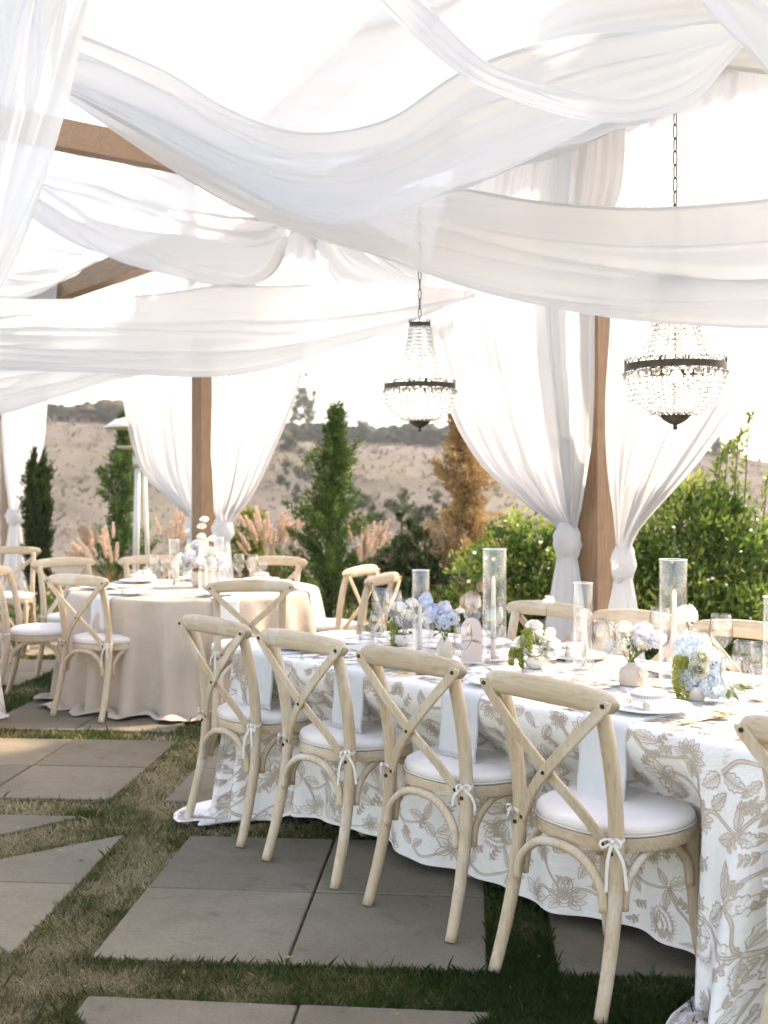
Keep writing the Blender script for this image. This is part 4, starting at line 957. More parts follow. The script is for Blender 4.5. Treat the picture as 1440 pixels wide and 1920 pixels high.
# the long table and its embroidered cloth
t_root = empty('banquet_table', (TC.x, TC.y, 0), TA); tag(t_root, 'long trestle table hidden under the embroidered cloth', 'table')
mb = MB(); mb.box((-TL / 2 + .01, -TW / 2 + .01, TH - .034), (TL / 2 - .01, TW / 2 - .01, TH - .006)); mb.build('tabletop', M['wood_x'], t_root, False)
for sx in (-1, 1):
    for sy in (-1, 1):
        mb = MB(); mb.tube([(sx * (TL / 2 - .3), sy * (TW / 2 - .22), 0.018), (sx * (TL / 2 - .3), sy * (TW / 2 - .22), TH - .034)], 0.02, 10); mb.build('leg', M['bronze'], t_root)
def floral_cloth(name, loc, ang, L_, W_, seed, label, push, extra, bulge, side_rng, seam=None):
    root = empty(name, (loc.x, loc.y, 0), ang); tag(root, label, 'tablecloth', 'white tablecloths with tan embroidery')
    cl, per, P, u = rect_cloth(L_, W_, TH, 0.70, push, seed, extra, bulge, seam); build_cloth('linen', cl, M['white_cloth'], root, P)
    rnd = random.Random(seed)
    def side(uu, vv, off):
        if vv < 0.0 or vv > 0.69: return None
        return cl.at(uu, vv / 0.70, off)
    S = Stitch(side, 0.0022)
    for a, b in side_rng: embroider(S, a, b, -0.02, 0.715, rnd)
    def top(x, y, off):
        if abs(x) > L_ / 2 - .004 or abs(y) > W_ / 2 - .004: return None
        return (x, y, TH + off)
    S2 = Stitch(top, 0.0009); embroider(S2, -L_ / 2, L_ / 2, -W_ / 2, W_ / 2, rnd)
    mb = MB()
    for q in (S, S2):
        mb.add(q.b.v, q.b.f, 1); mb.add(q.a.v, q.a.f, 0)
    e = mb.build('embroidery', [M['thread'], M['thread_pale']], root, True); e['kind'] = 'stuff'
    return root, cl
cloth_root, CL = floral_cloth('embroidered_tablecloth', TC, TA, TL, TW, 5, 'white tablecloth with tan embroidered flowers on the long table', 0.20, (1.0, 0.6, 0.6, 0.6), (1.0, 0.6, 0.6, 0.7), ((0, 3.2), (8.3, 9.6)), 2.47 - TL / 2)
# another table of the same linen stands just outside on the left; one corner of its cloth shows
c2 = gp(14, 1404); floral_cloth('embroidered_tablecloth', Vector((c2.x - 0.93, c2.y + 0.29)), math.radians(12), 1.25, 0.85, 9, 'corner of an embroidered white tablecloth at the left edge', 0.0, (0.2, 0.2, 0.2, 0.2), (0.35, 0.35, 0.3, 0.3), ((0.2, 2.2),))

# the round table with its beige floor-length cloth
r_root = empty('round_table', (RC.x, RC.y, 0)); tag(r_root, 'round table hidden under the beige floor-length cloth', 'table')
mb = MB(); mb.lathe([(0.01, TH - .034), (RR - .012, TH - .034), (RR - .010, TH - .006), (0.01, TH - .006)], 48, close=True); mb.build('tabletop', M['wood_x'], r_root, False)
for k in range(4):
    a = PI / 4 + k * PI / 2; mb = MB(); mb.tube([(.5 * math.cos(a), .5 * math.sin(a), .018), (.5 * math.cos(a), .5 * math.sin(a), TH - .034)], 0.02, 8); mb.build('leg', M['bronze'], r_root)
nu, nv = 420, 60; S = np.zeros((nu, nv, 3)); rng = random.Random(4); fr = [(k, rng.random() * 6.28, rng.uniform(.5, 1)) for k in (5, 9, 14, 19, 23, 31)]
for i in range(nu):
    th = 2 * PI * i / nu; wv = 0.55 * math.sin(17 * th + 1.2 + 1.3 * math.sin(3 * th + .5)) + 0.38 * math.sin(26 * th + .3 + 1.1 * math.sin(5 * th)) + 0.3 * math.sin(5 * th + 2)
    sh = math.copysign(abs(wv) ** 0.8, wv)
    for j in range(nv):
        l = 0.845 * j / (nv - 1); r_ = 0.02
        if l < r_ * 1.57: o_ = r_ * math.sin(l / r_); z = TH - r_ * (1 - math.cos(l / r_))
        else: o_ = r_; z = TH - r_ - (l - r_ * 1.57)
        f = max(0, l - .03) / .75; o_ += (0.050 + 0.085 * sh) * f ** 0.8
        zf = 0.022 + 0.012 * (1 + math.sin(27 * th)) * min(1, max(0, .05 - z) * 10)
        if z < zf:
            ex = zf - z; o_ += ex * 0.95 + 0.016 * math.sin(41 * th + 1) * min(1, ex * 12); z = zf + 0.030 * math.sin(min(1, ex * 8) * PI) * (0.55 + .45 * math.sin(33 * th + 2))
        S[i, j] = ((RR + o_) * math.cos(th), (RR + o_) * math.sin(th), z)
rc_root = empty('beige_tablecloth', (RC.x, RC.y, 0)); tag(rc_root, 'plain beige floor-length tablecloth on the round table', 'tablecloth')
RCL = Cloth(S, np.arange(nu) / nu, np.linspace(0, 1, nv)); build_cloth('linen', RCL, M['beige_cloth'], rc_root, None)
# ================================================================ table settings
def tp(x, y): return gp(x, y, TH + 0.002)                # photo pixel -> point on a table top
ZT = TH + 0.002
# ---- glassware
def prof_wine(h, r, rim):
    hs = h * 0.42; p = [(0.034, 0.0), (0.035, 0.0015), (0.020, 0.004), (0.007, 0.009), (0.0042, 0.02), (0.0038, hs * .6), (0.0045, hs * .92), (0.010, hs + .004)]
    hb = h - hs
    for t in (0.08, 0.18, 0.3, 0.45, 0.6, 0.75, 0.9, 1.0):
        rr = r * math.sin(min(1, t / 0.5) * PI / 2) ** 0.62 if t < 0.5 else r + (rim - r) * ((t - .5) / .5) ** 1.5
        p.append((rr, hs + hb * t))
    return p
def make_glass(name, h, r, rim, seg=28):
    mb = MB(); mb.lathe([(0.0005, 0.001)] + prof_wine(h, r, rim), seg)
    o = empty(name); hs = h * .42
    full = prof_wine(h, r, rim); k = 7
    b = MB(); b.lathe([(0.0005, 0.001)] + full[:k + 1], seg); b.build('stem', M['glass'], o)
    b = MB(); bowl = [(0.0005, full[k][1] - .004)] + full[k:]; b.lathe(bowl + [(x * .985, z) for x, z in bowl[:0:-1]], seg); b.tube([(rim * .993 * math.cos(t), rim * .993 * math.sin(t), h) for t in [2 * PI * q / 28 for q in range(29)]], 0.0008, 5, caps=False); b.build('bowl', M['glass'], o)
    return o
def make_tumbler():
    o = empty('tumbler'); mb = MB(); n = 72; rows = []
    for z, r in ((0.001, .030), (0.004, .0325), (0.03, .0335), (0.06, .0345), (0.088, .0355), (0.092, .0355)):
        rows.append([((r + (.0012 if k % 2 else 0) * (z < .085)) * math.cos(2 * PI * k / n), (r + (.0012 if k % 2 else 0) * (z < .085)) * math.sin(2 * PI * k / n), z) for k in range(n)])
    for z, r in ((0.092, .0335), (0.05, .0325), (0.012, .0305), (0.010, .002)): rows.append([(r * math.cos(2 * PI * k / n), r * math.sin(2 * PI * k / n), z) for k in range(n)])
    mb.grid(rows, 0, True); mb.build('ribbed_wall', M['glass'], o, False); return o
PROTO = {}
def put(kind, maker, pos, label, cat, group, rz=None):
    if kind not in PROTO: o = PROTO[kind] = maker()
    else: o = copy_tree(PROTO[kind])
    place(o, pos, random.uniform(0, 6) if rz is None else rz); tag(o, label, cat, group); return o
GG = 'stemmed glasses on the long table'
def big(): return make_glass('wine_glass', 0.228, 0.045, 0.035)
def small(): return make_glass('wine_glass', 0.178, 0.037, 0.031)
for kind, x, y, lab in (
    ('big', 714, 1193, 'tall wine glass at the far left end of the long table, behind a shorter one'),
    ('small', 709, 1226, 'short wine glass beside the ribbed tumbler at the left end'),
    ('big', 759, 1222, 'tall wine glass in front of the first white blooms at the left end'),
    ('big', 886, 1212, 'tall wine glass behind the arched table card'),
    ('big', 926, 1244, 'tall wine glass right of the arched table card, beside the tallest left hurricane'),
    ('small', 868, 1256, 'short wine glass in front of the arched table card'),
    ('big', 1132, 1284, 'tall wine glass left of the squat beige vase'),
    ('small', 1080, 1300, 'short wine glass in front of the slim middle hurricane'),
    ('big', 1352, 1266, 'tall wine glass behind the blue hydrangea'),
    ('small', 1394, 1300, 'short wine glass between the hydrangea and the right edge'),
    ('small', 1372, 1338, 'short wine glass in front, right of the hydrangea'),
    ('big', 1430, 1345, 'tall wine glass cut by the right edge of the picture'),
    ('small', 1092, 1218, 'short wine glass behind the slim middle hurricane'),
    ('big', 738, 1200, 'tall wine glass second from the far left end of the long table'), ('small', 806, 1214, 'short wine glass just right of the leftmost hurricane'), ('big', 1238, 1248, 'tall wine glass between the squat vase and the tall right hurricane')):
    put(kind, big if kind == 'big' else small, tp(x, y), lab, 'wine glass', GG)
GT = 'ribbed tumblers'
for x, y, lab in ((687, 1208, 'ribbed glass tumbler at the left end of the long table'), (768, 1208, 'ribbed glass tumbler behind the first tall wine glass'), (1095, 1282, 'ribbed glass tumbler behind the short glass in the middle'), (1412, 1290, 'ribbed glass tumbler near the right edge'), (1010, 1200, 'ribbed glass tumbler on the far side near the far left plate')):
    put('tumbler', make_tumbler, tp(x, y), lab, 'tumbler', GT)
# ---- hurricanes and candles
def make_hurricane(r, h):
    o = empty('hurricane_cylinder'); mb = MB(); mb.lathe([(0.001, .002), (r - .003, .002), (r, .006), (r, h - .002), (r - .0008, h), (r - .0022, h), (r - .003, h - .003), (r - .003, .012), (0.001, .010)], 40); mb.build('wall', M['glass_wall'], o)
    b = MB(); b.tube([((r - .0015) * math.cos(t), (r - .0015) * math.sin(t), h) for t in [2 * PI * q / 40 for q in range(41)]], 0.0017, 6, caps=False); b.build('rim', M['glass_rim'], o); return o
M['glass_rim'] = mat_plain('polished_glass_rim', (0.80, 0.82, 0.81), 0.08, 0.02, 10, 0, 0.0, 1.0)
def make_candle(h):
    o = empty('taper_candle'); mb = MB(); mb.lathe([(0.0005, .011), (.0108, .011), (.0105, .05), (.0095, h * .7), (.0085, h - .02), (.006, h - .006), (.0025, h), (.0005, h + .001)], 14); mb.build('wax', M['wax'], o)
    b = MB(); b.tube([(0, 0, h - .002), (.001, 0, h + .008)], 0.0008, 5); b.build('wick', M['ink'], o); return o
for x, y, r, h, ch, side in ((789, 1222, .0385, .35, .21, 'at the left end, over the first white blooms'), (927, 1240, .049, .455, .345, 'tall one right of the arched table card'), (1093, 1255, .0385, .335, .235, 'slim one in front of the thick post'), (1262, 1289, .049, .45, .345, 'tall one beside the blue hydrangea'), (1452, 1306, .0385, .335, .2, 'cut by the right edge')):
    p = tp(x, y); k = (r, h)
    put(('hur', k), lambda: make_hurricane(r, h), p, 'clear glass hurricane cylinder, ' + side, 'hurricane', 'glass hurricane cylinders on the long table')
    q = p.copy(); q.x += 0.004 if x > 1000 else -.004
    put(('can', ch), lambda: make_candle(ch), q, 'ivory taper candle in the hurricane, ' + side, 'candle', 'ivory taper candles on the long table')

# ---- plates, favour boxes, napkins, cutlery
def make_plate():
    o = empty('dinner_plate'); mb = MB(); r = 0.136
    mb.lathe([(0.001, .003), (.08, .003), (.084, .0), (.09, .003), (r - .012, .010), (r, .0155), (r - .001, .018), (r - .016, .0145), (.092, .0085), (.06, .0075), (0.001, .0075)], 56); mb.build('stoneware', M['china'], o); return o
def mat_gingham():
    m, N, L, P = new_mat('navy_striped_ribbon'); c = coords(N, L, 'Object'); sp = N.new('ShaderNodeSeparateXYZ'); L.new(c.outputs[0], sp.inputs[0])
    at = N.new('ShaderNodeMath'); at.operation = 'ARCTAN2'; L.new(sp.outputs[1], at.inputs[0]); L.new(sp.outputs[0], at.inputs[1])
    mu = N.new('ShaderNodeMath'); mu.operation = 'MULTIPLY'; mu.inputs[1].default_value = 75; L.new(at.outputs[0], mu.inputs[0])
    si = N.new('ShaderNodeMath'); si.operation = 'SINE'; L.new(mu.outputs[0], si.inputs[0])
    r = ramp(N, [(0.45, (0.10, 0.12, 0.17)), (0.55, (0.62, 0.62, 0.62))]); mr = N.new('ShaderNodeMapRange'); mr.inputs[1].default_value = -1; mr.inputs[2].default_value = 1; L.new(si.outputs[0], mr.inputs[0]); L.new(mr.outputs[0], r.inputs[0])
    L.new(r.outputs[0], P.inputs['Base Color']); P.inputs['Roughness'].default_value = 0.8; return m
M['gingham'] = mat_gingham()
def make_box():
    o = empty('favour_box'); r = .054
    mb = MB(); mb.lathe([(0.001, 0), (r, 0), (r, .030), (0.001, .030)], 40); mb.build('base', M['paper'], o, True, 40)
    mb = MB(); mb.lathe([(0.001, .0302), (r + .002, .0302), (r + .002, .0462), (r - .002, .049), (0.001, .0495)], 40); l = mb.build('lid', M['china'], o, True, 50)
    b = MB(); b.lathe([(r + .0028, .032), (r + .0028, .0425)], 60); b.build('ribbon_band', M['gingham'], l)
    b = MB(); b.box((-.022, -r - .006, .004), (.020, -r - .0045, .024)); b.build('place_card', M['china'], o, False)
    b = MB(); b.tube([(.03 + .012 * math.cos(t), -r * .93 - .006, .014 + .006 * math.sin(t)) for t in [2 * PI * q / 12 for q in range(13)]], .0018, 6, caps=False); b.tube([(-.034 + .006 * math.cos(t), -r * .9 - .008, .02 + .005 * math.sin(t)) for t in [2 * PI * q / 10 for q in range(11)]], .002, 6, caps=False); b.build('charm', M['gold'], o)
    return o
def napkin(pos, ang, w, inner, hang, edge_r, label, group, tilt=0.0, straight=True):
    """folded linen: lies inward from the edge and hangs down outside it; local +y points inward"""
    o = empty('napkin', (pos.x, pos.y, 0), ang); tag(o, label, 'napkin', group)
    for lay, (dw, dh, dz) in enumerate(((0, 0, .0), (-.004, -.012, .0045))):
        rows = []; prof = []
        for k in range(9): prof.append((inner * (1 - k / 8), TH + .0035 + dz))
        R = .026 + dz
        for k in range(1, 7): t = PI / 2 * k / 6; prof.append((-R * math.sin(t) , TH + .0035 + dz - R * (1 - math.cos(t))))
        zb = prof[-1][1]
        for k in range(1, 14): f = k / 13; prof.append((-R - .004 * math.sin(f * 3) - .012 * f, zb - (hang + dh) * f))
        for i, (yy, zz) in enumerate(prof):
            rows.append([((-w / 2 + w * q / 12) * (1 + dw) + tilt * max(0, -yy - R) * 2 + .0025 * math.sin(i * .7 + q), yy - .0025 * math.sin(q * 1.1 + i * .25) * (i > 14), zz + .0006 * math.sin(q * 2 + i)) for q in range(13)])
        mb = MB(); mb.grid(rows); ob = mb.build('linen_fold', M['napkin'], o)
        sm = ob.modifiers.new('thickness', 'SOLIDIFY'); sm.thickness = .0022; sm.offset = 1
    return o
def make_cutlery(kind):
    o = empty(kind); mb = MB()
    def bar(pts, ws, th):
        rows = [[(x - w / 2, y, z), (x - w / 4, y, z + th), (x + w / 4, y, z + th), (x + w / 2, y, z), (x, y, z - th * .4)] for (x, y, z), w in zip(pts, ws)]
        mb.grid(rows, 0, True); n = len(rows); mb.f.append((0, 1, 2, 3, 4)); mb.m.append(0); mb.f.append(tuple((n - 1) * 5 + k for k in (4, 3, 2, 1, 0))); mb.m.append(0)
    if kind == 'dinner_knife':
        bar([(0, -.105, .0035), (0, -.06, .0035), (0, 0, .0035)], [.009, .009, .007], .003); mb.build('handle', M['gold'], o); mb = MB()
        bar([(0, .0005, .0035), (.001, .02, .0035), (.003, .07, .0035), (.001, .105, .0035)], [.008, .017, .017, .003], .0012); mb.build('blade', M['gold'], o)
    else:
        bar([(0, -.095, .003), (0, -.05, .004), (0, .0, .006), (0, .045, .005)], [.009, .007, .005, .005], .0025); mb.build('handle', M['gold'], o); mb = MB()
        rows = []
        for i in range(9):
            f = i / 8; y = .045 + .06 * f; w = .021 * math.sin(PI * min(1, (f * .95 + .05))) ** .6
            rows.append([(-w + 2 * w * q / 8, y, .011 - .007 * math.sin(PI * f) * (1 - (2 * q / 8 - 1) ** 2)) for q in range(9)])
        mb.grid(rows); b = mb.build('bowl', M['gold'], o); sm = b.modifiers.new('thickness', 'SOLIDIFY'); sm.thickness = .0012
    return o
settings = ((0.24, 'the pale rubbed chair'), (0.83, 'the second near chair'), (1.43, 'the third near chair'), (2.04, 'the nearest full chair'))
GP = 'dinner plates on the long table'; GB = 'round favour boxes on the long table'; GN = 'blue-grey napkins on the long table'
for t, who in settings:
    p = tab(t, 0.185); put('plate', make_plate, (p.x, p.y, ZT + .0075), 'white plate on the long table in front of ' + who, 'plate', GP)
    b = tab(t, 0.19); put('box', make_box, (b.x, b.y, ZT + .0155), 'round white favour box with striped band in front of ' + who, 'favour box', GB, TA)
    e = tab(t - 0.01, 0.0); napkin(e, TA, 0.175, 0.26, 0.235 if t > 2 else 0.20, .02, 'blue-grey napkin hanging over the table edge behind ' + who, GN, .02)
for t, who in ((0.64, 'left of the three'), (1.17, 'middle of the three'), (1.70, 'right of the three')):
    p = tab(t, TW - 0.185); put('plate', make_plate, (p.x, p.y, ZT + .001), 'white plate on the far side, %s' % who, 'plate', GP); put('box', make_box, (p.x, p.y, ZT + .009), 'round white favour box on the far side, %s' % who, 'favour box', GB, TA + PI)
p = tab(2.75, 0.19); put('plate', make_plate, (p.x, p.y, ZT + .001), 'white plate at the right edge of the picture on the long table', 'plate', GP)
for (x, y, kind, a, lab) in ((1310, 1352, 'dinner_knife', -0.95, 'gold knife beside the nearest plate'), (1322, 1353, 'dessert_spoon', -1.02, 'gold spoon beside the nearest plate'), (762, 1263, 'dinner_knife', -0.9, 'gold knife between the second and third near plates'), (775, 1266, 'dessert_spoon', -0.9, 'gold spoon between the second and third near plates'),
                             (1128, 1238, 'dessert_spoon', 2.2, 'gold spoon on the far side by the middle far plate'), (1140, 1236, 'dinner_knife', 2.2, 'gold knife on the far side by the middle far plate'), (1425, 1285, 'dessert_spoon', 2.3, 'gold spoon near the right edge')):
    q = tp(x, y); put(kind, lambda: make_cutlery(kind), (q.x, q.y, ZT + .001), lab, 'cutlery', 'gold cutlery', a)
q = tab(1.36, .27); mb = MB(); mb.strip(smooth_path([(0, 0, .001), (.02, .03, .004), (.045, .05, .002), (.08, .085, .003)], 5), .014, (0, 0, 1)); mb.strip(smooth_path([(0, 0, .002), (-.01, .035, .01), (.02, .07, .004)], 5), .014, (.1, 0, 1)); rb = mb.build('hair_ribbon', M['blue_ribbon']); rb.name = 'ribbon'
rb.location = tuple(tp(895, 1268)); tag(rb, 'short light blue ribbon beside the arched table card', 'ribbon')

# ---- arched table card
o = empty('table_card', tp(884, 1243), math.radians(-9)); tag(o, 'blush pink arched table card reading Seven in black script', 'table card')
w, h, th = .042, .178, .003; outl = [(-w, 0)] + [(w * math.cos(t), h - w * 1.25 + w * 1.25 * math.sin(t)) for t in [PI - PI * k / 24 for k in range(25)]] + [(w, 0)]
mb = MB(); n = len(outl); mb.add([(x, -th, z + .004) for x, z in outl] + [(x, 0, z + .004) for x, z in outl], [tuple(range(n)), tuple(range(2 * n - 1, n - 1, -1))] + [(k, n + k, n + (k + 1) % n, (k + 1) % n) for k in range(n)]); mb.build('arch', M['card'], o, False)
mb = MB(); mb.box((-.046, -.018, 0), (.046, .016, .0055)); mb.build('foot', M['wax'], o, False)
script = [  # strokes of the word, in centimetres
    [(-1.05, 1.55), (-1.0, 1.95), (-1.35, 2.15), (-1.55, 1.75), (-1.5, 1.2), (-1.75, .2), (-2.3, -.55), (-2.95, -.7), (-3.05, -.35), (-2.5, .0), (-1.7, .1), (-1.2, .15)],
    [(-2.9, .75), (-2.2, 1.05), (-1.6, 1.1)],
    [(-1.2, .15), (-.75, .35), (-.5, .6), (-.75, .75), (-.95, .4), (-.7, -.02), (-.3, .05), (.05, .45), (.15, .5), (.25, 0), (.45, .25), (.6, .6), (.85, .5)],
    [(.85, .5), (1.05, .1), (1.35, .35), (1.5, .65), (1.25, .72), (1.1, .35), (1.3, -.05), (1.65, .0), (1.9, .45)],
    [(1.9, .45), (1.95, .0), (2.1, .35), (2.45, .6), (2.5, .1), (2.75, -.15), (3.3, .35)]]
mb = MB()
for st in script:
    P_ = smooth_path([(a * .0118, -th - .0007, .086 + b_ * .0135 - a * .0016) for a, b_ in st], 5); mb.strip(P_, .0020, (0, -1, 0))
for i, (x, k) in enumerate(((-.012, 'T'), (-.007, 'A'), (-.002, 'B'), (.003, 'L'), (.008, 'E'))):
    z = .118; s_ = .0042
    G = {'T': [[(0, 1), (.7, 1)], [(.35, 1), (.35, 0)]], 'A': [[(0, 0), (.35, 1), (.7, 0)], [(.15, .4), (.55, .4)]], 'B': [[(.05, 0), (.05, 1), (.5, .8), (.05, .52), (.6, .25), (.05, 0)]], 'L': [[(.1, 1), (.1, 0), (.6, 0)]], 'E': [[(.6, 1), (.1, 1), (.1, 0), (.6, 0)], [(.1, .5), (.5, .5)]]}[k]
    for st in G: mb.strip([(x + a * s_ - .003, -th - .0007, z + b_ * s_) for a, b_ in st], .0007, (0, -1, 0))
mb.build('lettering', M['ink'], o, False)

# ================================================================ flowers
def mat_petal(name, stops): return mat_leaf(name, stops, 0.6, 0.5, 0.2)
M['blue_petal'] = mat_petal('pale_blue_petal', [(0, (0.52, 0.63, 0.74)), (1, (0.74, 0.80, 0.83))])
M['lilac_petal'] = mat_petal('lilac_petal', [(0, (0.60, 0.62, 0.77)), (.5, (0.74, 0.76, 0.83)), (1, (0.85, 0.85, 0.86))])
M['delph'] = mat_petal('delphinium_blue', [(0, (0.50, 0.57, 0.76)), (1, (0.78, 0.82, 0.88))])
M['white_petal'] = mat_petal('white_petal', [(0, (0.82, 0.81, 0.76)), (1, (0.90, 0.895, 0.87))])
M['cream_petal'] = mat_petal('cream_petal', [(0, (0.82, 0.79, 0.66)), (1, (0.88, 0.86, 0.77))])
M['lime'] = mat_petal('lime_amaranth', [(0, (0.34, 0.38, 0.09)), (1, (0.56, 0.58, 0.20))])
M['fol'] = mat_leaf('bouquet_leaf', [(0, (0.06, 0.12, 0.03)), (1, (0.18, 0.25, 0.08))])
M['peach_petal'] = mat_petal('peach_petal', [(0, (0.70, 0.48, 0.36)), (1, (0.82, 0.66, 0.54))])
def fib(n, frac=1.0):
    i = np.arange(n) + .5; ph = np.arccos(1 - 2 * frac * i / n); th = PI * (1 + 5 ** .5) * i
    return np.stack([np.cos(th) * np.sin(ph), np.sin(th) * np.sin(ph), np.cos(ph)], 1)
def floret_head(name, c, r, n, size, mat, parent, petals=4, frac=.8, sc=(1, 1, 1), tilt=None):
    D = fib(n, frac) * np.array(sc); D = D * (1 + np.random.uniform(-.32, .10, (n, 1)))
    if tilt is not None: D = D @ np.array(Vector((0, 0, 1)).rotation_difference(Vector(tilt)).to_matrix()).T
    C = np.array(c) + D * r; Nn = unit(D + np.random.randn(n, 3) * .18); A = unit(np.cross(Nn, np.random.randn(n, 3))); B = np.cross(Nn, A)
    V, F, T = [], [], []
    for k in range(petals):
        a = 2 * PI * k / petals; d = A * math.cos(a) + B * math.sin(a); s = -A * math.sin(a) + B * math.cos(a); z = np.random.uniform(.8, 1.15, (n, 1)) * size
        q = np.stack([C, C + d * z * .55 + s * z * .42 + Nn * z * .12, C + d * z + Nn * z * .10, C + d * z * .55 - s * z * .42 + Nn * z * .12], 1); V.append(q)
    V = np.stack(V, 1).reshape(-1, 3); t = np.repeat(np.clip(.55 + .25 * np.random.randn(n), 0, 1), petals * 4)
    return np_mesh(name, V, np.arange(len(V)).reshape(-1, 4), mat, parent, False, t)
def rose(name, c, r, mat, parent, up=(0, 0, 1)):
    """cupped layers of overlapping petals"""
    q = Vector((0, 0, 1)).rotation_difference(Vector(up)); mb = MB(); c = Vector(c)
    for lay, (n, rr, op, hh) in enumerate(((3, .34, .12, .98), (4, .55, .30, .92), (5, .78, .62, .80), (6, 1.0, 1.05, .58))):
        for k in range(n):
            a0 = 2 * PI * (k + lay * .37) / n; wd = 2 * PI / n * .78; rows = []
            for i in range(5):
                f = i / 4; row_ = []
                for j in range(7):
                    g = j / 6 * 2 - 1; a = a0 + g * wd; ra = r * rr * (.35 + .65 * math.sin(f * PI / 2) ** .8) + r * .16 * op * f * f; z = r * (hh * 1.35 * f * (1 - .18 * g * g * f) - .55) - r * .12 * op * f ** 3
                    row_.append(c + q @ Vector((ra * math.cos(a), ra * math.sin(a), z)))
                rows.append(row_)
            mb.grid(rows)
    o = mb.build(name, mat, parent)
    at_ = o.data.attributes.new('tint', 'FLOAT', 'POINT'); at_.data.foreach_set('value', np.random.uniform(.4, .9, len(o.data.vertices)).astype(np.float32)); return o
def amaranth(name, c, parent, tails, spread, length, mat='lime'):
    mb_P, mb_D = [], []
    for k in range(tails):
        a = random.uniform(0, 6.28); e = Vector(c) + Vector((math.cos(a) * spread, math.sin(a) * spread, 0)); L_ = length * random.uniform(.7, 1.05)
        P_ = smooth_path([tuple(c), tuple(Vector(c).lerp(e, .6) + Vector((0, 0, .02))), (e.x, e.y, c[2] - L_ * .45), (e.x + random.uniform(-.006, .006), e.y, c[2] - L_)], 9)
        for i, p in enumerate(P_):
            w = .011 * math.sin(PI * min(1, (i + 3) / (len(P_) + 1))) + .003
            for _ in range(16): d = Vector(np.random.randn(3)).normalized(); mb_P.append(np.array(p) + np.array(d) * w * .6); mb_D.append(np.array(d) + np.array((0, 0, -.5)))
    return leaf_cloud(name, np.array(mb_P), np.array(mb_D), .008, .006, M[mat], parent)
def stems(parent, base, tops, r=.0018):
    for t in tops:
        t = Vector(t); b = Vector(base) + Vector((random.uniform(-.01, .01), random.uniform(-.01, .01), 0)); m_ = b.lerp(t, .5) + Vector((random.uniform(-.01, .01), random.uniform(-.01, .01), .01)); mb = MB(); mb.tube(smooth_path([tuple(b), tuple(m_), tuple(t)], 4), r, 5); mb.build('flower_stem', M['stem'], parent)
def vase_squat(parent):
    mb = MB(); mb.lathe([(0.001, 0), (.040, 0), (.044, .006), (.0445, .045), (.040, .058), (.022, .070), (.015, .075), (.0165, .082), (.013, .082), (.012, .072), (.001, .07)], 32); mb.build('vase', M['ceramic'], parent)
def vase_bud(parent):
    mb = MB(); mb.lathe([(0.001, 0), (.028, 0), (.031, .006), (.032, .055), (.029, .075), (.016, .092), (.0125, .098), (.015, .104), (.012, .104), (.010, .09), (.001, .088)], 32); mb.build('vase', M['ceramic'], parent)
def bowl(parent, r=.058, h=.045):
    mb = MB(); mb.lathe([(0.001, 0), (.026, 0), (.028, .008), (.040, .018), (r, h), (r - .003, h + .001), (.036, .022), (.001, .016)], 36); mb.build('bowl', M['bowl'], parent)
def leafspray(parent, c, n, rad, size, up=.5, mat='fol'):
    D = unit(np.random.randn(n, 3) + np.array((0, 0, up))); P_ = np.array(c) + D * rad * np.random.uniform(.2, .8, (n, 1)); leaf_cloud('leaves', P_, D + np.random.randn(n, 3) * .3, size, size * .42, M[mat], parent)
def arrangement(x, y, label): o = empty('flower_arrangement', tp(x, y)); tag(o, label, 'flowers', 'flower arrangements on the tables'); return o
# blue delphinium in the tall bud vase
a = arrangement(834, 1240, 'pale blue flowers in a tall beige bud vase beside the arched card'); vase_bud(a)
heads = [((-.005, 0, .165), .036), ((-.05, .01, .20), .030), ((.028, .01, .175), .030), ((-.075, .02, .245), .026), ((.0, .02, .21), .028)]
stems(a, (0, 0, .09), [h[0] for h in heads])
for i, (c, r) in enumerate(heads): floret_head('blossom', c, r, 46, .013, M['delph' if i in (0, 1, 3) else 'lilac_petal'], a, 5, .9, (1, 1, 1.15))
floret_head('blossom', (-.055, .03, .175), .030, 20, .020, M['white_petal'], a, 5); floret_head('blossom', (.062, .01, .205), .016, 26, .007, M['cream_petal'], a, 5); leafspray(a, (0, 0, .13), 26, .05, .03)
# low bowl at the left end
a = arrangement(752, 1210, 'white blooms and drooping green amaranth in a low bowl at the left end'); bowl(a, .045, .05)
for c, r in (((-.01, 0, .17), .034), ((.035, .02, .13), .034), ((.05, -.01, .19), .028), ((-.02, .02, .10), .034)): rose('blossom', c, r, M['white_petal'], a, (c[0] * 4, -.3, 1))
stems(a, (0, 0, .03), [(-.01, 0, .15), (.05, -.01, .17), (.035, .02, .12)]); amaranth('amaranth', (-.05, .0, .08), a, 4, .03, .09); leafspray(a, (.0, 0, .08), 30, .06, .028)
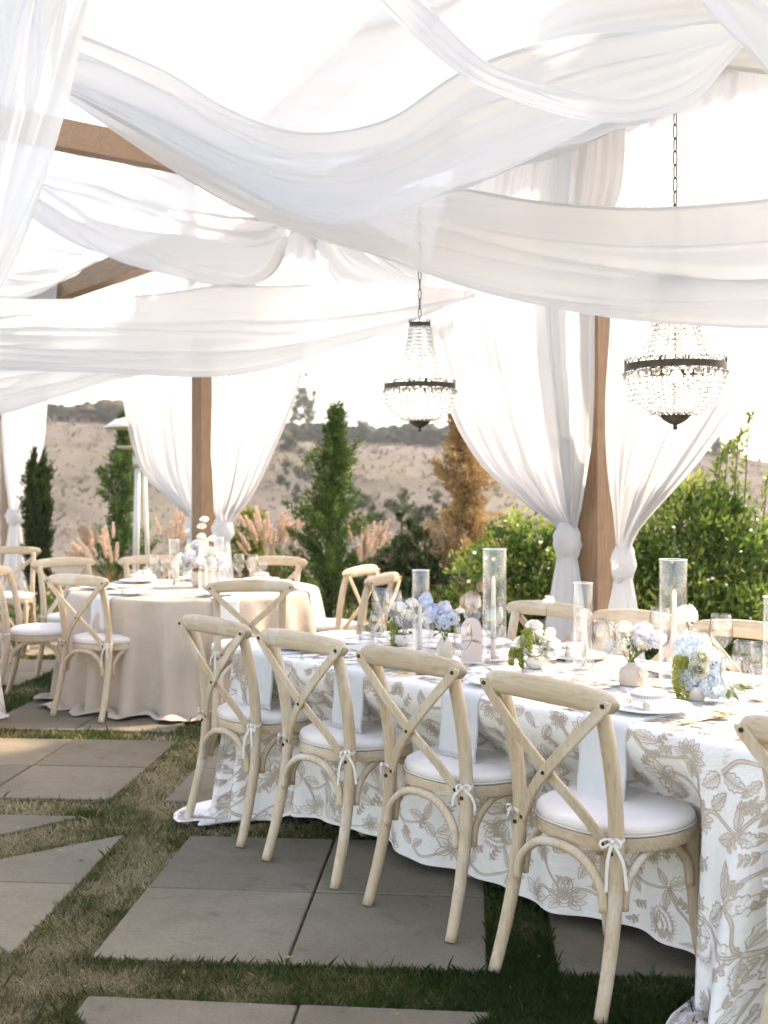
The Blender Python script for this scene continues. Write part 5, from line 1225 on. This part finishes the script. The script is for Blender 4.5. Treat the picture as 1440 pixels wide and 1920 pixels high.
# white and lime bowl
a = arrangement(1004, 1253, 'white roses and lime sprays in a low pale bowl in the middle of the table'); bowl(a, .060, .042)
for c, r in (((-.005, .0, .165), .030), ((.045, .01, .105), .040), ((-.01, -.035, .066), .034), ((.05, -.02, .055), .030), ((-.055, .0, .105), .026), ((.015, .02, .13), .026)): rose('blossom', c, r, M['white_petal'], a, (c[0] * 5, -.45, 1))
stems(a, (0, 0, .03), [(-.005, 0, .15), (.05, .03, .24), (-.055, 0, .1), (.045, .01, .09), (-.03, 0, .12)])
amaranth('amaranth', (-.03, -.02, .125), a, 5, .028, .09); amaranth('amaranth', (-.078, -.015, .05), a, 4, .02, .055)
floret_head('blossom', (.056, .03, .255), .024, 60, .0065, M['white_petal'], a, 5, .5); floret_head('blossom', (.07, .0, .09), .03, 40, .010, M['lilac_petal'], a, 4); floret_head('blossom', (.06, .02, .135), .022, 40, .007, M['white_petal'], a, 5, .6); leafspray(a, (0, 0, .07), 40, .07, .03)
# squat vase
a = arrangement(1184, 1284, 'lavender and white flowers in a squat beige vase'); vase_squat(a)
for c, r, m_, sz, n in (((.045, .01, .185), .036, 'lilac_petal', .015, 46), ((.07, -.0, .15), .032, 'lilac_petal', .014, 40), ((.035, -.01, .145), .032, 'cream_petal', .008, 70), ((-.03, -.01, .14), .034, 'cream_petal', .008, 80), ((-.02, .02, .19), .030, 'white_petal', .012, 50), ((.10, .02, .16), .028, 'lilac_petal', .015, 34)): floret_head('blossom', c, r, n, sz, M[m_], a, 5, .75)
rose('blossom', (.02, -.03, .155), .024, M['white_petal'], a, (0, -.6, 1)); rose('blossom', (-.015, .0, .18), .022, M['cream_petal'], a, (-.3, -.5, 1))
stems(a, (0, 0, .075), [(.045, .01, .16), (.07, 0, .13), (-.03, -.01, .12), (-.02, .02, .17), (.02, -.03, .14), (.035, -.01, .13), (.1, .02, .14), (0, 0, .15)], .0024); leafspray(a, (.0, 0, .11), 46, .05, .034, 1.0); floret_head('blossom', (.03, -.045, .045), .018, 40, .006, M['cream_petal'], a, 5, .9)
# hydrangea bowl
a = arrangement(1306, 1312, 'big pale blue hydrangea with cream roses and hanging green amaranth'); bowl(a, .055, .05)
for c, r, n in (((-.005, .03, .165), .062, 130), ((.045, .0, .12), .052, 100), ((.03, -.03, .06), .050, 100), ((-.03, -.025, .075), .040, 70), ((.06, -.02, .045), .038, 70)): floret_head('hydrangea_head', c, r, n, .0155, M['blue_petal'], a, 4, .85, tilt=(c[0] * 3, -.6, 1))
rose('blossom', (.008, -.045, .150), .027, M['cream_petal'], a, (.1, -1, .6)); rose('blossom', (-.008, -.055, .112), .030, M['cream_petal'], a, (-.1, -1, .4))
amaranth('amaranth', (-.062, -.02, .115), a, 8, .03, .115); stems(a, (0, 0, .04), [(-.03, .02, .27), (-.062, -.02, .115)], .003); floret_head('blossom', (-.03, .02, .275), .034, 46, .016, M['white_petal'], a, 5, .7); leafspray(a, (-.005, -.03, .10), 20, .05, .04); leafspray(a, (.09, -.02, .06), 8, .04, .06, -.5)

# ================================================================ the round table's settings
GR = 'settings on the round table'
def rt(ang, r): return Vector((RC.x + r * math.cos(ang), RC.y + r * math.sin(ang), ZT))
for k, (deg, who) in enumerate(((236, 'before the front left chair'), (292, 'before the front chair'), (140, 'before the chair behind at the left'), (100, 'before the chair by the heater'), (52, 'before the chair by the farther post'), (190, 'before the side chair'), (345, 'at the bare right side'))):
    A_ = math.radians(deg); p = rt(A_, RR - .19); put('plate', make_plate, (p.x, p.y, ZT + .0075), 'white plate on the beige table ' + who, 'plate', GR)
    put('box', make_box, (p.x, p.y, ZT + .0155), 'round favour box on the beige table ' + who, 'favour box', GR, A_ - PI / 2 + PI)
    e = rt(A_, RR); napkin(e, A_ + PI / 2, .165, .25, .19, .02, 'blue-grey napkin hanging over the beige cloth ' + who, GR)
for kind, x, y, lab in (('big', 290, 1103, 'tall wine glass at the left of the beige table group of glasses'), ('small', 277, 1112, 'short wine glass farthest left on the beige table'), ('big', 330, 1112, 'tall wine glass left of the flowers on the beige table'), ('small', 352, 1120, 'short wine glass in front of the flowers on the beige table'), ('big', 448, 1098, 'tall wine glass right of the flowers on the beige table'), ('big', 474, 1100, 'tall wine glass farthest right on the beige table'), ('small', 492, 1103, 'short wine glass at the right end of the beige table glasses'), ('small', 308, 1092, 'short wine glass at the back left of the beige table'), ('big', 420, 1118, 'tall wine glass before the candle on the beige table')):
    put(kind, big if kind == 'big' else small, gp(x, y, ZT), lab, 'wine glass', 'stemmed glasses on the round table')
for x, y, r, h, ch, side in ((326, 1100, .0385, .335, .2, 'left of the flowers on the beige table'), (410, 1100, .0385, .35, .22, 'right of the flowers on the beige table'), (386, 1112, .049, .30, .2, 'before the flowers on the beige table')):
    p = gp(x, y, ZT); put(('hur', (r, h)), lambda: make_hurricane(r, h), p, 'clear glass hurricane cylinder ' + side, 'hurricane', 'glass hurricane cylinders on the round table'); put(('can', ch), lambda: make_candle(ch), p, 'ivory taper candle ' + side, 'candle', 'ivory taper candles on the round table')
a = empty('flower_arrangement', gp(378, 1100, ZT)); tag(a, 'tall loose white and pale blue centrepiece on the beige table', 'flowers', 'flower arrangements on the tables'); mb = MB(); mb.lathe([(.001, 0), (.06, 0), (.07, .02), (.072, .11), (.066, .112), (.06, .03), (.001, .02)], 28); mb.build('vase', M['ceramic'], a)
random.seed(21); hs_ = []
for k in range(26):
    th = random.uniform(0, 6.28); rr = random.uniform(.02, .20); z = .13 + random.uniform(.02, .20) * (1 - rr / .3); c = (rr * math.cos(th), rr * math.sin(th) * .8, z); hs_.append(c)
    m_ = ('white_petal', 'lilac_petal', 'white_petal', 'blue_petal', 'cream_petal')[k % 5]; floret_head('blossom', c, random.uniform(.026, .044), 34, .016, M[m_], a, 5, .85)
for c in ((.0, 0, .43), (.0, -.02, .36), (.02, .0, .48), (.075, 0, .34)): rose('blossom', c, .03, M['white_petal'], a, (0, -.5, 1))
stems(a, (0, 0, .09), [(.0, 0, .43), (.02, 0, .48), (.0, -.02, .36), (.075, 0, .34)] + hs_[:10], .0025); leafspray(a, (0, 0, .16), 130, .16, .04)
# ================================================================ planting beyond the pavilion
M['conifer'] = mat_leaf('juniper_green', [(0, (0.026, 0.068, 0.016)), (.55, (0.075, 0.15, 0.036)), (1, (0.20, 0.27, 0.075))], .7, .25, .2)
M['dead'] = mat_leaf('dead_juniper', [(0, (0.27, 0.17, 0.07)), (.5, (0.47, 0.32, 0.155)), (1, (0.62, 0.47, 0.27))], .8, .25, .1)
M['shrub'] = mat_leaf('glossy_shrub_leaf', [(0, (0.02, 0.045, 0.012)), (.6, (0.055, 0.10, 0.028)), (1, (0.17, 0.20, 0.07))], .3, .25, .6)
M['lime_leaf'] = mat_leaf('lime_shrub_leaf', [(0, (0.10, 0.14, 0.025)), (1, (0.30, 0.34, 0.08))], .5, .4, .3)
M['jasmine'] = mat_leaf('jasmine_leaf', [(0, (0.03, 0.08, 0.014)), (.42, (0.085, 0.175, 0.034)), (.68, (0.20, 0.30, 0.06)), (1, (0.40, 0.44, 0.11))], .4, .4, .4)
M['cypress'] = mat_leaf('cypress_green', [(0, (0.015, 0.032, 0.012)), (1, (0.07, 0.10, 0.03))], .8, .2, .15)
M['pampas'] = mat_leaf('fountain_grass_plume', [(0, (0.58, 0.43, 0.34)), (1, (0.80, 0.68, 0.58))], .9, .4, .1)
M['blade'] = mat_leaf('fountain_grass_blade', [(0, (0.10, 0.09, 0.04)), (1, (0.28, 0.22, 0.11))], .8, .3, .1)
M['grey_leaf'] = mat_leaf('grey_green_leaf', [(0, (0.10, 0.13, 0.09)), (1, (0.20, 0.22, 0.16))], .8, .3, .1)
def conifer(loc, H, R, label, mat, nbr=260, per=40, prof=None, up=.75, leaf=(.05, .016), seed=0, lean=0.0, name='juniper', group='conifers beyond the pavilion', shaggy=.45):
    rs = np.random.RandomState(seed); o = empty(name, loc); tag(o, label, 'tree', group)
    mb = MB(); mb.tube([(lean * f * f, 0.02 * math.sin(4 * f), H * .93 * f) for f in np.linspace(0, 1, 9)], [.05 * (1 - .9 * f) * (H / 2.5) for f in np.linspace(0, 1, 9)], 8); mb.build('trunk', M['bark'], o)
    prof = prof or (lambda f: (1 - f) ** .75 * (0.55 + .45 * min(1, f * 6)))
    P_, D_, T_ = [], [], []; lm = MB()
    f_ = np.linspace(.03, .985, nbr) + rs.randn(nbr) * .006
    for k in range(nbr):
        f = float(np.clip(f_[k], .02, .99)); a = k * 2.39996 + rs.randn() * .35; L_ = R * prof(f) * rs.uniform(1 - shaggy, 1 + shaggy * .55) * (1.35 if rs.rand() < .08 else 1)
        b0 = np.array((lean * f * f, 0, H * .93 * f)); out = np.array((math.cos(a), math.sin(a), 0)); e = b0 + out * L_ + np.array((0, 0, L_ * up * rs.uniform(.6, 1.3) + .03))
        if k % 5 == 0: lm.tube([tuple(b0), tuple((b0 + e) / 2 - np.array((0, 0, .02))), tuple(e)], [.008, .006, .003], 5)
        n = int(per * (0.35 + L_ / R)); t = rs.rand(n) ** .65; tint0 = rs.rand()
        c = b0 + (e - b0) * t[:, None] + rs.randn(n, 3) * (.016 + .075 * R * (1.05 - t))[:, None] - np.array((0, 0, 1)) * (.05 * np.sin(PI * t) * L_)[:, None]
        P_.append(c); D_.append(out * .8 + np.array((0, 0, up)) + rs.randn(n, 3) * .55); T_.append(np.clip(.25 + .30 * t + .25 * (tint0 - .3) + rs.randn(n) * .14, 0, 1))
    np.random.seed(seed); lm.build('limbs', M['bark'], o)
    leaf_cloud('crown', np.concatenate(P_), np.concatenate(D_), leaf[0] * rs.uniform(.7, 1.3, sum(map(len, P_))), leaf[1], M[mat], o, tint=np.concatenate(T_)); return o
def shrub(loc, blobs, nleaf, leaf, label, mat, seed=0, name='shrub', group='shrubs beyond the pavilion', flowers=None, inner=.35, shoots=()):
    """stems to leafy clumps; blobs = (x, y, z, radius)"""
    rs = np.random.RandomState(seed); np.random.seed(seed); o = empty(name, loc); tag(o, label, 'shrub', group); sm = MB()
    W_ = np.array([b[3] ** 2.2 for b in blobs]); W_ /= W_.sum(); P_, D_, T_ = [], [], []
    for (x, y, z, r), w in zip(blobs, W_):
        n = int(nleaf * w); sub = max(4, int(n / 45))
        sd = unit(rs.randn(sub, 3)); sc = np.array((x, y, z)) + sd * r * (inner + (1 - inner) * rs.rand(sub, 1) ** .5); st = rs.rand(sub)
        k = rs.randint(0, sub, n); out = unit(sc[k] - np.array((x, y, z - r * .5)))
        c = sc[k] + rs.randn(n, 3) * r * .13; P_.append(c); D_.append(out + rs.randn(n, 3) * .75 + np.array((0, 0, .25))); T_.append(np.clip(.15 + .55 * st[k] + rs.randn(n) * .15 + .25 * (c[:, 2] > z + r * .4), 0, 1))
        for q in range(3):
            e = sc[rs.randint(sub)]; sm.tube(smooth_path([(rs.randn() * .05, rs.randn() * .05, 0), tuple(np.array((x, y, z)) * (.6, .6, .5) + rs.randn(3) * .04), tuple(e)], 4), .006, 5)
    for (x, y, z0, z1) in shoots:
        n = 90; t = rs.rand(n); dxs = .03 * np.sin(7 * t); c = np.stack([x + dxs + .05 * t, np.full(n, y), z0 + (z1 - z0) * t], 1); P_.append(c); D_.append(unit(rs.randn(n, 3)) * .8 + np.array((0, 0, .8))); T_.append(rs.uniform(.5, 1, n)); sm.tube([(x, y, .1), (x, y, z0), (x + .05, y, z1)], .005, 5)
    sm.build('stems', M['bark'], o); P_ = np.concatenate(P_); leaf_cloud('crown', P_, np.concatenate(D_), leaf[0] * rs.uniform(.6, 1.3, len(P_)), leaf[1], M[mat], o, tint=np.concatenate(T_))
    for i, (x, y, z, r, m_) in enumerate(flowers or ()): floret_head('blossom', (x, y, z), r, 22, r * .55, M[m_], o, 5, .9)
    return o
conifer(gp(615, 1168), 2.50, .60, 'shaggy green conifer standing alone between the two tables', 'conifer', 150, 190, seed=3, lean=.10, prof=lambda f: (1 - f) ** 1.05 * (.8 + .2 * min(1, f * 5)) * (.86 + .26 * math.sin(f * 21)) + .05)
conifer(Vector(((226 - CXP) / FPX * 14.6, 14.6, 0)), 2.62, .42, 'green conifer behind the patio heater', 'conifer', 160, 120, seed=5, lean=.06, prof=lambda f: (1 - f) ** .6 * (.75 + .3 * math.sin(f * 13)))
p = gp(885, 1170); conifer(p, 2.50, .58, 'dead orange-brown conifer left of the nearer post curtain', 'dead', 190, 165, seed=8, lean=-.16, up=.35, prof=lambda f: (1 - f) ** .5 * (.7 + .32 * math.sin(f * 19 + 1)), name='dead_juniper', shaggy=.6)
conifer(gp(72, 1132), 2.05, .15, 'slim dark cypress beside the far left curtain', 'cypress', 260, 40, seed=9, up=1.8, prof=lambda f: math.sin(min(1, (1 - f) * 2.2) * PI / 2) ** .7, leaf=(.05, .02), name='cypress', shaggy=.2)
b = gp(757, 1172); shrub(b, [(0, 0, .30, .32), (-.12, 0, .62, .22), (.18, 0, .65, .24), (0, 0, .95, .15), (.0, 0, 1.18, .08), (.28, 0, .42, .2), (-.24, 0, .35, .22), (.2, 0, .95, .10)], 9500, (.06, .03), 'dark glossy shrub in front of the dry hillside, centre', 'shrub', 2)
b = pd(455, 1140, 13.2); b.z = 0; shrub(b, [(0, 0, .45, .4), (.1, 0, .9, .28), (-.1, 0, .8, .3), (0.05, 0, 1.15, .16), (.3, 0, .5, .25)], 4200, (.06, .03), 'yellow-green shrub behind the curtain of the farther post', 'lime_leaf', 4)
b = Vector((1.06, 8.55, 0)); fl = [(random.uniform(-.45, .3), -.38, random.uniform(.45, 1.15), .012, 'white_petal') for _ in range(8)] + [(-.42, -.3, .62, .075, 'peach_petal'), (-.40, -.3, .45, .05, 'peach_petal'), (-.32, -.32, .74, .05, 'peach_petal')]
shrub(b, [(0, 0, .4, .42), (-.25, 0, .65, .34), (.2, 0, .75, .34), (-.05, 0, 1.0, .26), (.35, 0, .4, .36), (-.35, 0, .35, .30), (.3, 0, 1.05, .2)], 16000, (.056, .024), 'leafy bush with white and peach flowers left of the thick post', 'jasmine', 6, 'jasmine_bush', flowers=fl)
b = Vector((2.05, 7.95, 0)); fl = [(random.uniform(-.5, .75), -.42, random.uniform(.4, 1.2), .009, 'white_petal') for _ in range(12)]
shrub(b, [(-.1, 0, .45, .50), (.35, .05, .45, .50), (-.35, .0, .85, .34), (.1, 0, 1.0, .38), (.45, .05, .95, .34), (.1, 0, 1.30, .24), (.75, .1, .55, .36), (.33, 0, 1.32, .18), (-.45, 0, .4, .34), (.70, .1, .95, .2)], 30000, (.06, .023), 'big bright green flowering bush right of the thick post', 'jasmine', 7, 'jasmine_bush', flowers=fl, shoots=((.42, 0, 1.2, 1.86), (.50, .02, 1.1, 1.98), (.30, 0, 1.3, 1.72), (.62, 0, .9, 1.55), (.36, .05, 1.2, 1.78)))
b = Vector((3.1, 8.2, 0)); shrub(b, [(0, 0, .4, .45), (.1, 0, .75, .35), (-.25, 0, .3, .3)], 4000, (.05, .022), 'low green bush at the right edge beyond the big flowering bush', 'jasmine', 12, 'jasmine_bush')
# fountain grass
def plume_mesh():
    n = 330; t = np.random.rand(n); P_ = np.stack([.006 * np.random.randn(n), .006 * np.random.randn(n), t * .22], 1); D_ = np.stack([np.random.randn(n) * .7, np.random.randn(n) * .7, np.full(n, 1.0)], 1)
    return leaf_cloud('plume', P_, D_, .030 * np.sin(PI * np.clip(t * .9 + .1, 0, 1)) + .012, .006, M['pampas'])
np.random.seed(31); PL0 = plume_mesh(); pl_used = [False]
def fountain_grass(loc, R, H, npl, label, seed, lean=(0, 0)):
    rs = np.random.RandomState(seed); np.random.seed(seed); o = empty('fountain_grass', loc); tag(o, label, 'ornamental grass', 'clumps of fountain grass'); n = 260
    a = rs.rand(n) * 2 * PI; V = []; T = []
    for k in range(n):
        L_ = H * rs.uniform(.5, .95); sp = R * rs.uniform(.3, 1.0); d = np.array((math.cos(a[k]), math.sin(a[k]), 0)); s = np.array((-d[1], d[0], 0)) * .004
        c = [d * sp * f ** 1.8 * 1.1 + np.array((0, 0, L_ * (f - .35 * f ** 3))) for f in (0, .35, .7, 1)]
        V += [c[0] - s, c[0] + s, c[1] + s, c[1] - s, c[1] - s, c[1] + s, c[2] + s * .8, c[2] - s * .8, c[2] - s * .8, c[2] + s * .8, c[3] + s * .1, c[3] - s * .1]; T += [rs.rand()] * 12
    np_mesh('blades', np.array(V), np.arange(len(V)).reshape(-1, 4), M['blade'], o, False, np.array(T)); sm = MB()
    for k in range(npl):
        an = rs.rand() * 2 * PI; sp = R * rs.uniform(.15, .75); d = Vector((math.cos(an) * sp + lean[0] * rs.uniform(.5, 1.3), math.sin(an) * sp + lean[1], H * rs.uniform(.62, .95)))
        sm.tube([(d.x * .08, d.y * .08, 0), (d.x * .45, d.y * .45, d.z * .6), tuple(d)], .0022, 4)
        p_ = PL0 if not pl_used[0] else PL0.copy()
        if pl_used[0]: COL.objects.link(p_)
        pl_used[0] = True; p_.parent = o; p_.location = d; tdir = Vector((d.x * .9, d.y * .9, d.z * .42)).normalized(); p_.rotation_mode = 'QUATERNION'; p_.rotation_quaternion = Vector((0, 0, 1)).rotation_difference(tdir); p_.scale = [rs.uniform(.8, 1.2)] * 3
    sm.build('stalks', M['blade'], o)
for i, (x, Y, R, H, n, lab, ln) in enumerate(((215, 12.2, .40, 1.0, 30, 'pinkish fountain grass left of the patio heater leaning left', (-.2, 0)), (325, 12.8, .35, 1.15, 18, 'fountain grass just right of the patio heater', (.05, 0)), (505, 12.6, .42, 1.08, 30, 'fountain grass right of the farther post', (0, 0)), (678, 12.2, .42, 1.02, 30, 'pale fountain grass right of the lone green conifer', (.1, 0)), (830, 12.0, .38, .92, 26, 'pale fountain grass between the dark shrub and the dead conifer', (0, 0)), (560, 12.9, .3, 1.0, 14, 'fountain grass half hidden by the lone green conifer', (0, 0)))):
    fountain_grass(Vector(((x - CXP) / FPX * Y, Y, 0)), R, H, n, lab, 50 + i, ln)
# bushes scattered on the slope
M['hill_bush'] = mat_leaf('hill_bush_leaf', [(0, (0.025, 0.04, 0.02)), (1, (0.10, 0.12, 0.055))], .8, .2, .1)
for i, (x, y, Y, r, lab) in enumerate(((553, 887, 120, 1.7, 'round green bush high on the far slope'), (785, 955, 62, 1.25, 'dark green bush on the slope above the glossy shrub'), (668, 945, 70, 1.0, 'small olive bush on the slope, centre'), (708, 948, 66, 1.0, 'small olive bush next to the centre one on the slope'), (835, 1005, 40, 1.0, 'dark bush low on the slope behind the dead conifer'), (520, 830, 150, 2.4, 'olive bush near the crest beside the farther post curtain'), (1352, 862, 168, 2.2, 'dark bush on the crest above the big flowering bush'))):
    c = pd(x, y, Y); z = float(terrain_z(np.array([c.x]), np.array([c.y]))[0]); c2 = Vector((c.x, c.y, z)); h = max(c.z - z, r * .5)
    shrub(c2, [(0, 0, h, r), (-r * .7, 0, h - r * .3, r * .7), (r * .7, 0, h - r * .25, r * .7), (0, 0, h * .5, r * .8)], 700, (r * .28, r * .16), lab, 'hill_bush', 60 + i, 'hill_bush', 'bushes on the far slope')
# hazy tree on the crest by the curtain
c = pd(562, 812, 165); z = c.z; o = shrub(Vector((c.x, c.y, z - 1)), [(0, 0, 5.0, 1.9), (-.6, 0, 7.0, 1.6), (.9, 0, 6.4, 1.5), (.3, 0, 8.6, 1.2), (-1.2, 0, 4.5, 1.5), (1.1, 0, 3.6, 1.4), (-1.6, 0, 6.2, 1.2), (.2, 0, 3, 1.5)], 3600, (.42, .22), 'tall loose grey-green tree on the crest by the curtain', 'grey_leaf', 90, 'eucalyptus_tree', 'trees on the far crest'); o['category'] = 'tree'

# ================================================================ patio heater
hp = Vector(((262 - CXP) / FPX * 13.0, 13.0, 0)); h = empty('patio_heater', hp); tag(h, 'white patio heater with wide reflector behind the left curtain', 'patio heater')
mb = MB(); mb.lathe([(.001, 2.30), (.10, 2.295), (.28, 2.25), (.405, 2.16), (.41, 2.15), (.40, 2.155), (.27, 2.235), (.10, 2.27), (.001, 2.275)], 40); mb.build('reflector', M['heater'], h)
mb = MB(); mb.lathe([(.10, 1.93), (.105, 1.94), (.105, 2.16), (.09, 2.20), (.001, 2.21)], 24); mb.build('emitter', M['heater_metal'], h)
mb = MB(); mb.lathe([(.001, 1.90), (.20, 1.905), (.26, 1.935), (.262, 1.945), (.19, 1.93), (.001, 1.925)], 36); mb.build('lower_dish', M['heater'], h)
mb = MB(); mb.lathe([(.001, 1.70), (.075, 1.70), (.08, 1.71), (.08, 1.895), (.001, 1.90)], 24); mb.build('burner_box', M['heater_metal'], h)
for k in range(3):
    a_ = 2 * PI * k / 3 + .4; mb = MB(); mb.tube([(.05 * math.cos(a_), .05 * math.sin(a_), 1.70), (.115 * math.cos(a_), .115 * math.sin(a_), .02)], .024, 10); mb.build('leg', M['heater'], h)
mb = MB(); mb.lathe([(.001, .001), (.23, .001), (.235, .02), (.20, .05), (.19, .42), (.14, .50), (.001, .505)], 32); mb.build('base', M['heater'], h)

# ================================================================ chandeliers
def bead(mb, c, r, sq=1.0, rot=0.0):
    c = Vector(c); vs = [c + Vector((0, 0, r * sq))]; n = 6
    for z, rr in ((.5, .8), (-.5, .8)): vs += [c + Vector((rr * r * math.cos(rot + 2 * PI * k / n), rr * r * math.sin(rot + 2 * PI * k / n), z * r * sq)) for k in range(n)]
    vs.append(c + Vector((0, 0, -r * sq))); fs = []
    for k in range(n): k2 = (k + 1) % n; fs += [(0, 1 + k, 1 + k2), (1 + k, 1 + n + k, 1 + n + k2, 1 + k2), (13, 1 + n + k2, 1 + n + k)]
    mb.add(vs, fs)
def make_chandelier(chain_len):
    o = empty('crystal_chandelier')             # origin: centre of the wide ring
    R = .205; rt_ = .062; zt = .365; n = 30
    def band(r, z0, z1, name, teeth, tz):
        mb = MB(); rows = []; k_ = teeth * 4
        mb.lathe([(r - .002, z0), (r + .001, z0), (r + .001, z1), (r - .002, z1), (r - .002, z0)], 64)
        for q in range(teeth):
            a0 = 2 * PI * q / teeth; pts = [(r * math.cos(a0 + 2 * PI / teeth * f), r * math.sin(a0 + 2 * PI / teeth * f), z1 + tz * math.sin(PI * f) ** .7) for f in np.linspace(0, 1, 7)]
            mb.tube(pts, .0013, 4, caps=False); am = a0 + PI / teeth; mb.ball((r * math.cos(am), r * math.sin(am), z1 + tz * 1.05), .0026, 5, 4); mb.tube([(r * math.cos(am), r * math.sin(am), z1), (r * math.cos(am), r * math.sin(am), z1 + tz)], .0011, 4, caps=False)
        return mb.build(name, M['bronze'], o, True, 40)
    band(R, -.012, .016, 'wide_ring', 34, .020); band(rt_, zt - .016, zt + .006, 'top_crown', 14, .016)
    for q in range(3):
        a = q * 2 * PI / 3; mb = MB(); mb.tube([(0, 0, .012), (R * .5 * math.cos(a), R * .5 * math.sin(a), .02), (R * math.cos(a), R * math.sin(a), .002)], .004, 6); mb.build('spoke', M['bronze'], o)
    mb = MB(); mb.tube([(0, 0, -.20), (0, 0, zt + .03)], .0038, 8); mb.build('rod', M['bronze'], o)
    for k in range(n):
        a = 2 * PI * k / n; mb = MB(); m_ = 15
        for i in range(m_):
            f = (i + .4) / m_; r = rt_ + (R - .055 - rt_) * (f ** 2.1) + .012 * f; z = zt - .02 - (zt - .035) * f; bead(mb, (r * math.cos(a), r * math.sin(a), z), .0108 + .0022 * f, 1.08, a)
        mb.build('upper_strand', M['crystal'], o, False)
    for k in range(n):
        a = 2 * PI * (k + .5) / n; mb = MB(); bead(mb, ((R - .004) * math.cos(a), (R - .004) * math.sin(a), -.030), .0195, 1.0, a); big_ = mb.build('large_bead', M['crystal'], o, False)
        mb = MB(); m_ = 9
        for i in range(m_):
            f = (i + .6) / m_; r = (R - .006) * math.cos(f * 1.28) ** .8 + .0; z = -.045 - .145 * math.sin(f * 1.45); bead(mb, (r * math.cos(a), r * math.sin(a), z), .0150 - .0045 * f, 1.05, a)
        mb.build('lower_strand', M['crystal'], o, False)
    mb = MB(); mb.lathe([(.068, -.186), (.066, -.192), (.050, -.212), (.026, -.228), (.009, -.234), (.007, -.240), (.010, -.247), (.006, -.254), (.001, -.256)], 28); mb.build('finial_cup', M['bronze'], o)
    for q in range(4):
        a = q * PI / 2 + .5; mb = MB(); mb.lathe([(.001, .004), (.012, .004), (.012, .052), (.001, .054)], 12, c=(.075 * math.cos(a), .075 * math.sin(a), 0)); s_ = mb.build('lamp_holder', M['bronze'], o)
        mb = MB(); mb.lathe([(.006, .054), (.012, .066), (.014, .078), (.009, .096), (.001, .112)], 12, c=(.075 * math.cos(a), .075 * math.sin(a), 0)); mb.build('bulb', M['bulb'], s_)
    mb = MB(); mb.ball((0, -.02, -.035), .022, 14, 10); mb.build('bulb', M['bulb'], o)
    # chain
    z = zt + .03; k = 0; link_ = MB(); w, l = .0085, .030
    ring = [(w * math.copysign(abs(math.cos(t)) ** .6, math.cos(t)), 0, l * math.copysign(abs(math.sin(t)) ** .8, math.sin(t))) for t in [2 * PI * q / 20 for q in range(21)]]
    link_.tube(ring, .0026, 6, caps=False); me = link_.mesh('chain_link', M['bronze'])
    while z < zt + .03 + chain_len:
        c = bpy.data.objects.new('chain_link', me); link(c, o); c.location = (0, 0, z + l); c.rotation_euler = (0, 0, .35 + (PI / 2) * (k % 2)); z += 2 * l - .005; k += 1
    return o
def mat_bulb():
    m, N, L, P = new_mat('lit_bulb'); P.inputs['Base Color'].default_value = (1, .9, .75, 1); P.inputs['Emission Color'].default_value = (1.0, 0.82, 0.58, 1); P.inputs['Emission Strength'].default_value = 9.0
    n = noise(N, L, coords(N, L), 30); return m
M['bulb'] = mat_bulb()
for x, y, Y, lab in ((787, 726, 6.45, 'smaller-looking crystal chandelier farther away, left of the thick post'), (1266, 690, 4.62, 'larger-looking crystal chandelier partly behind the broad white swag')):
    c = pd(x, y, Y); ch = make_chandelier(4.33 - c.z - .40 if x < 1000 else 3.20 - c.z - .40); ch.location = c; tag(ch, lab, 'chandelier', 'crystal chandeliers')
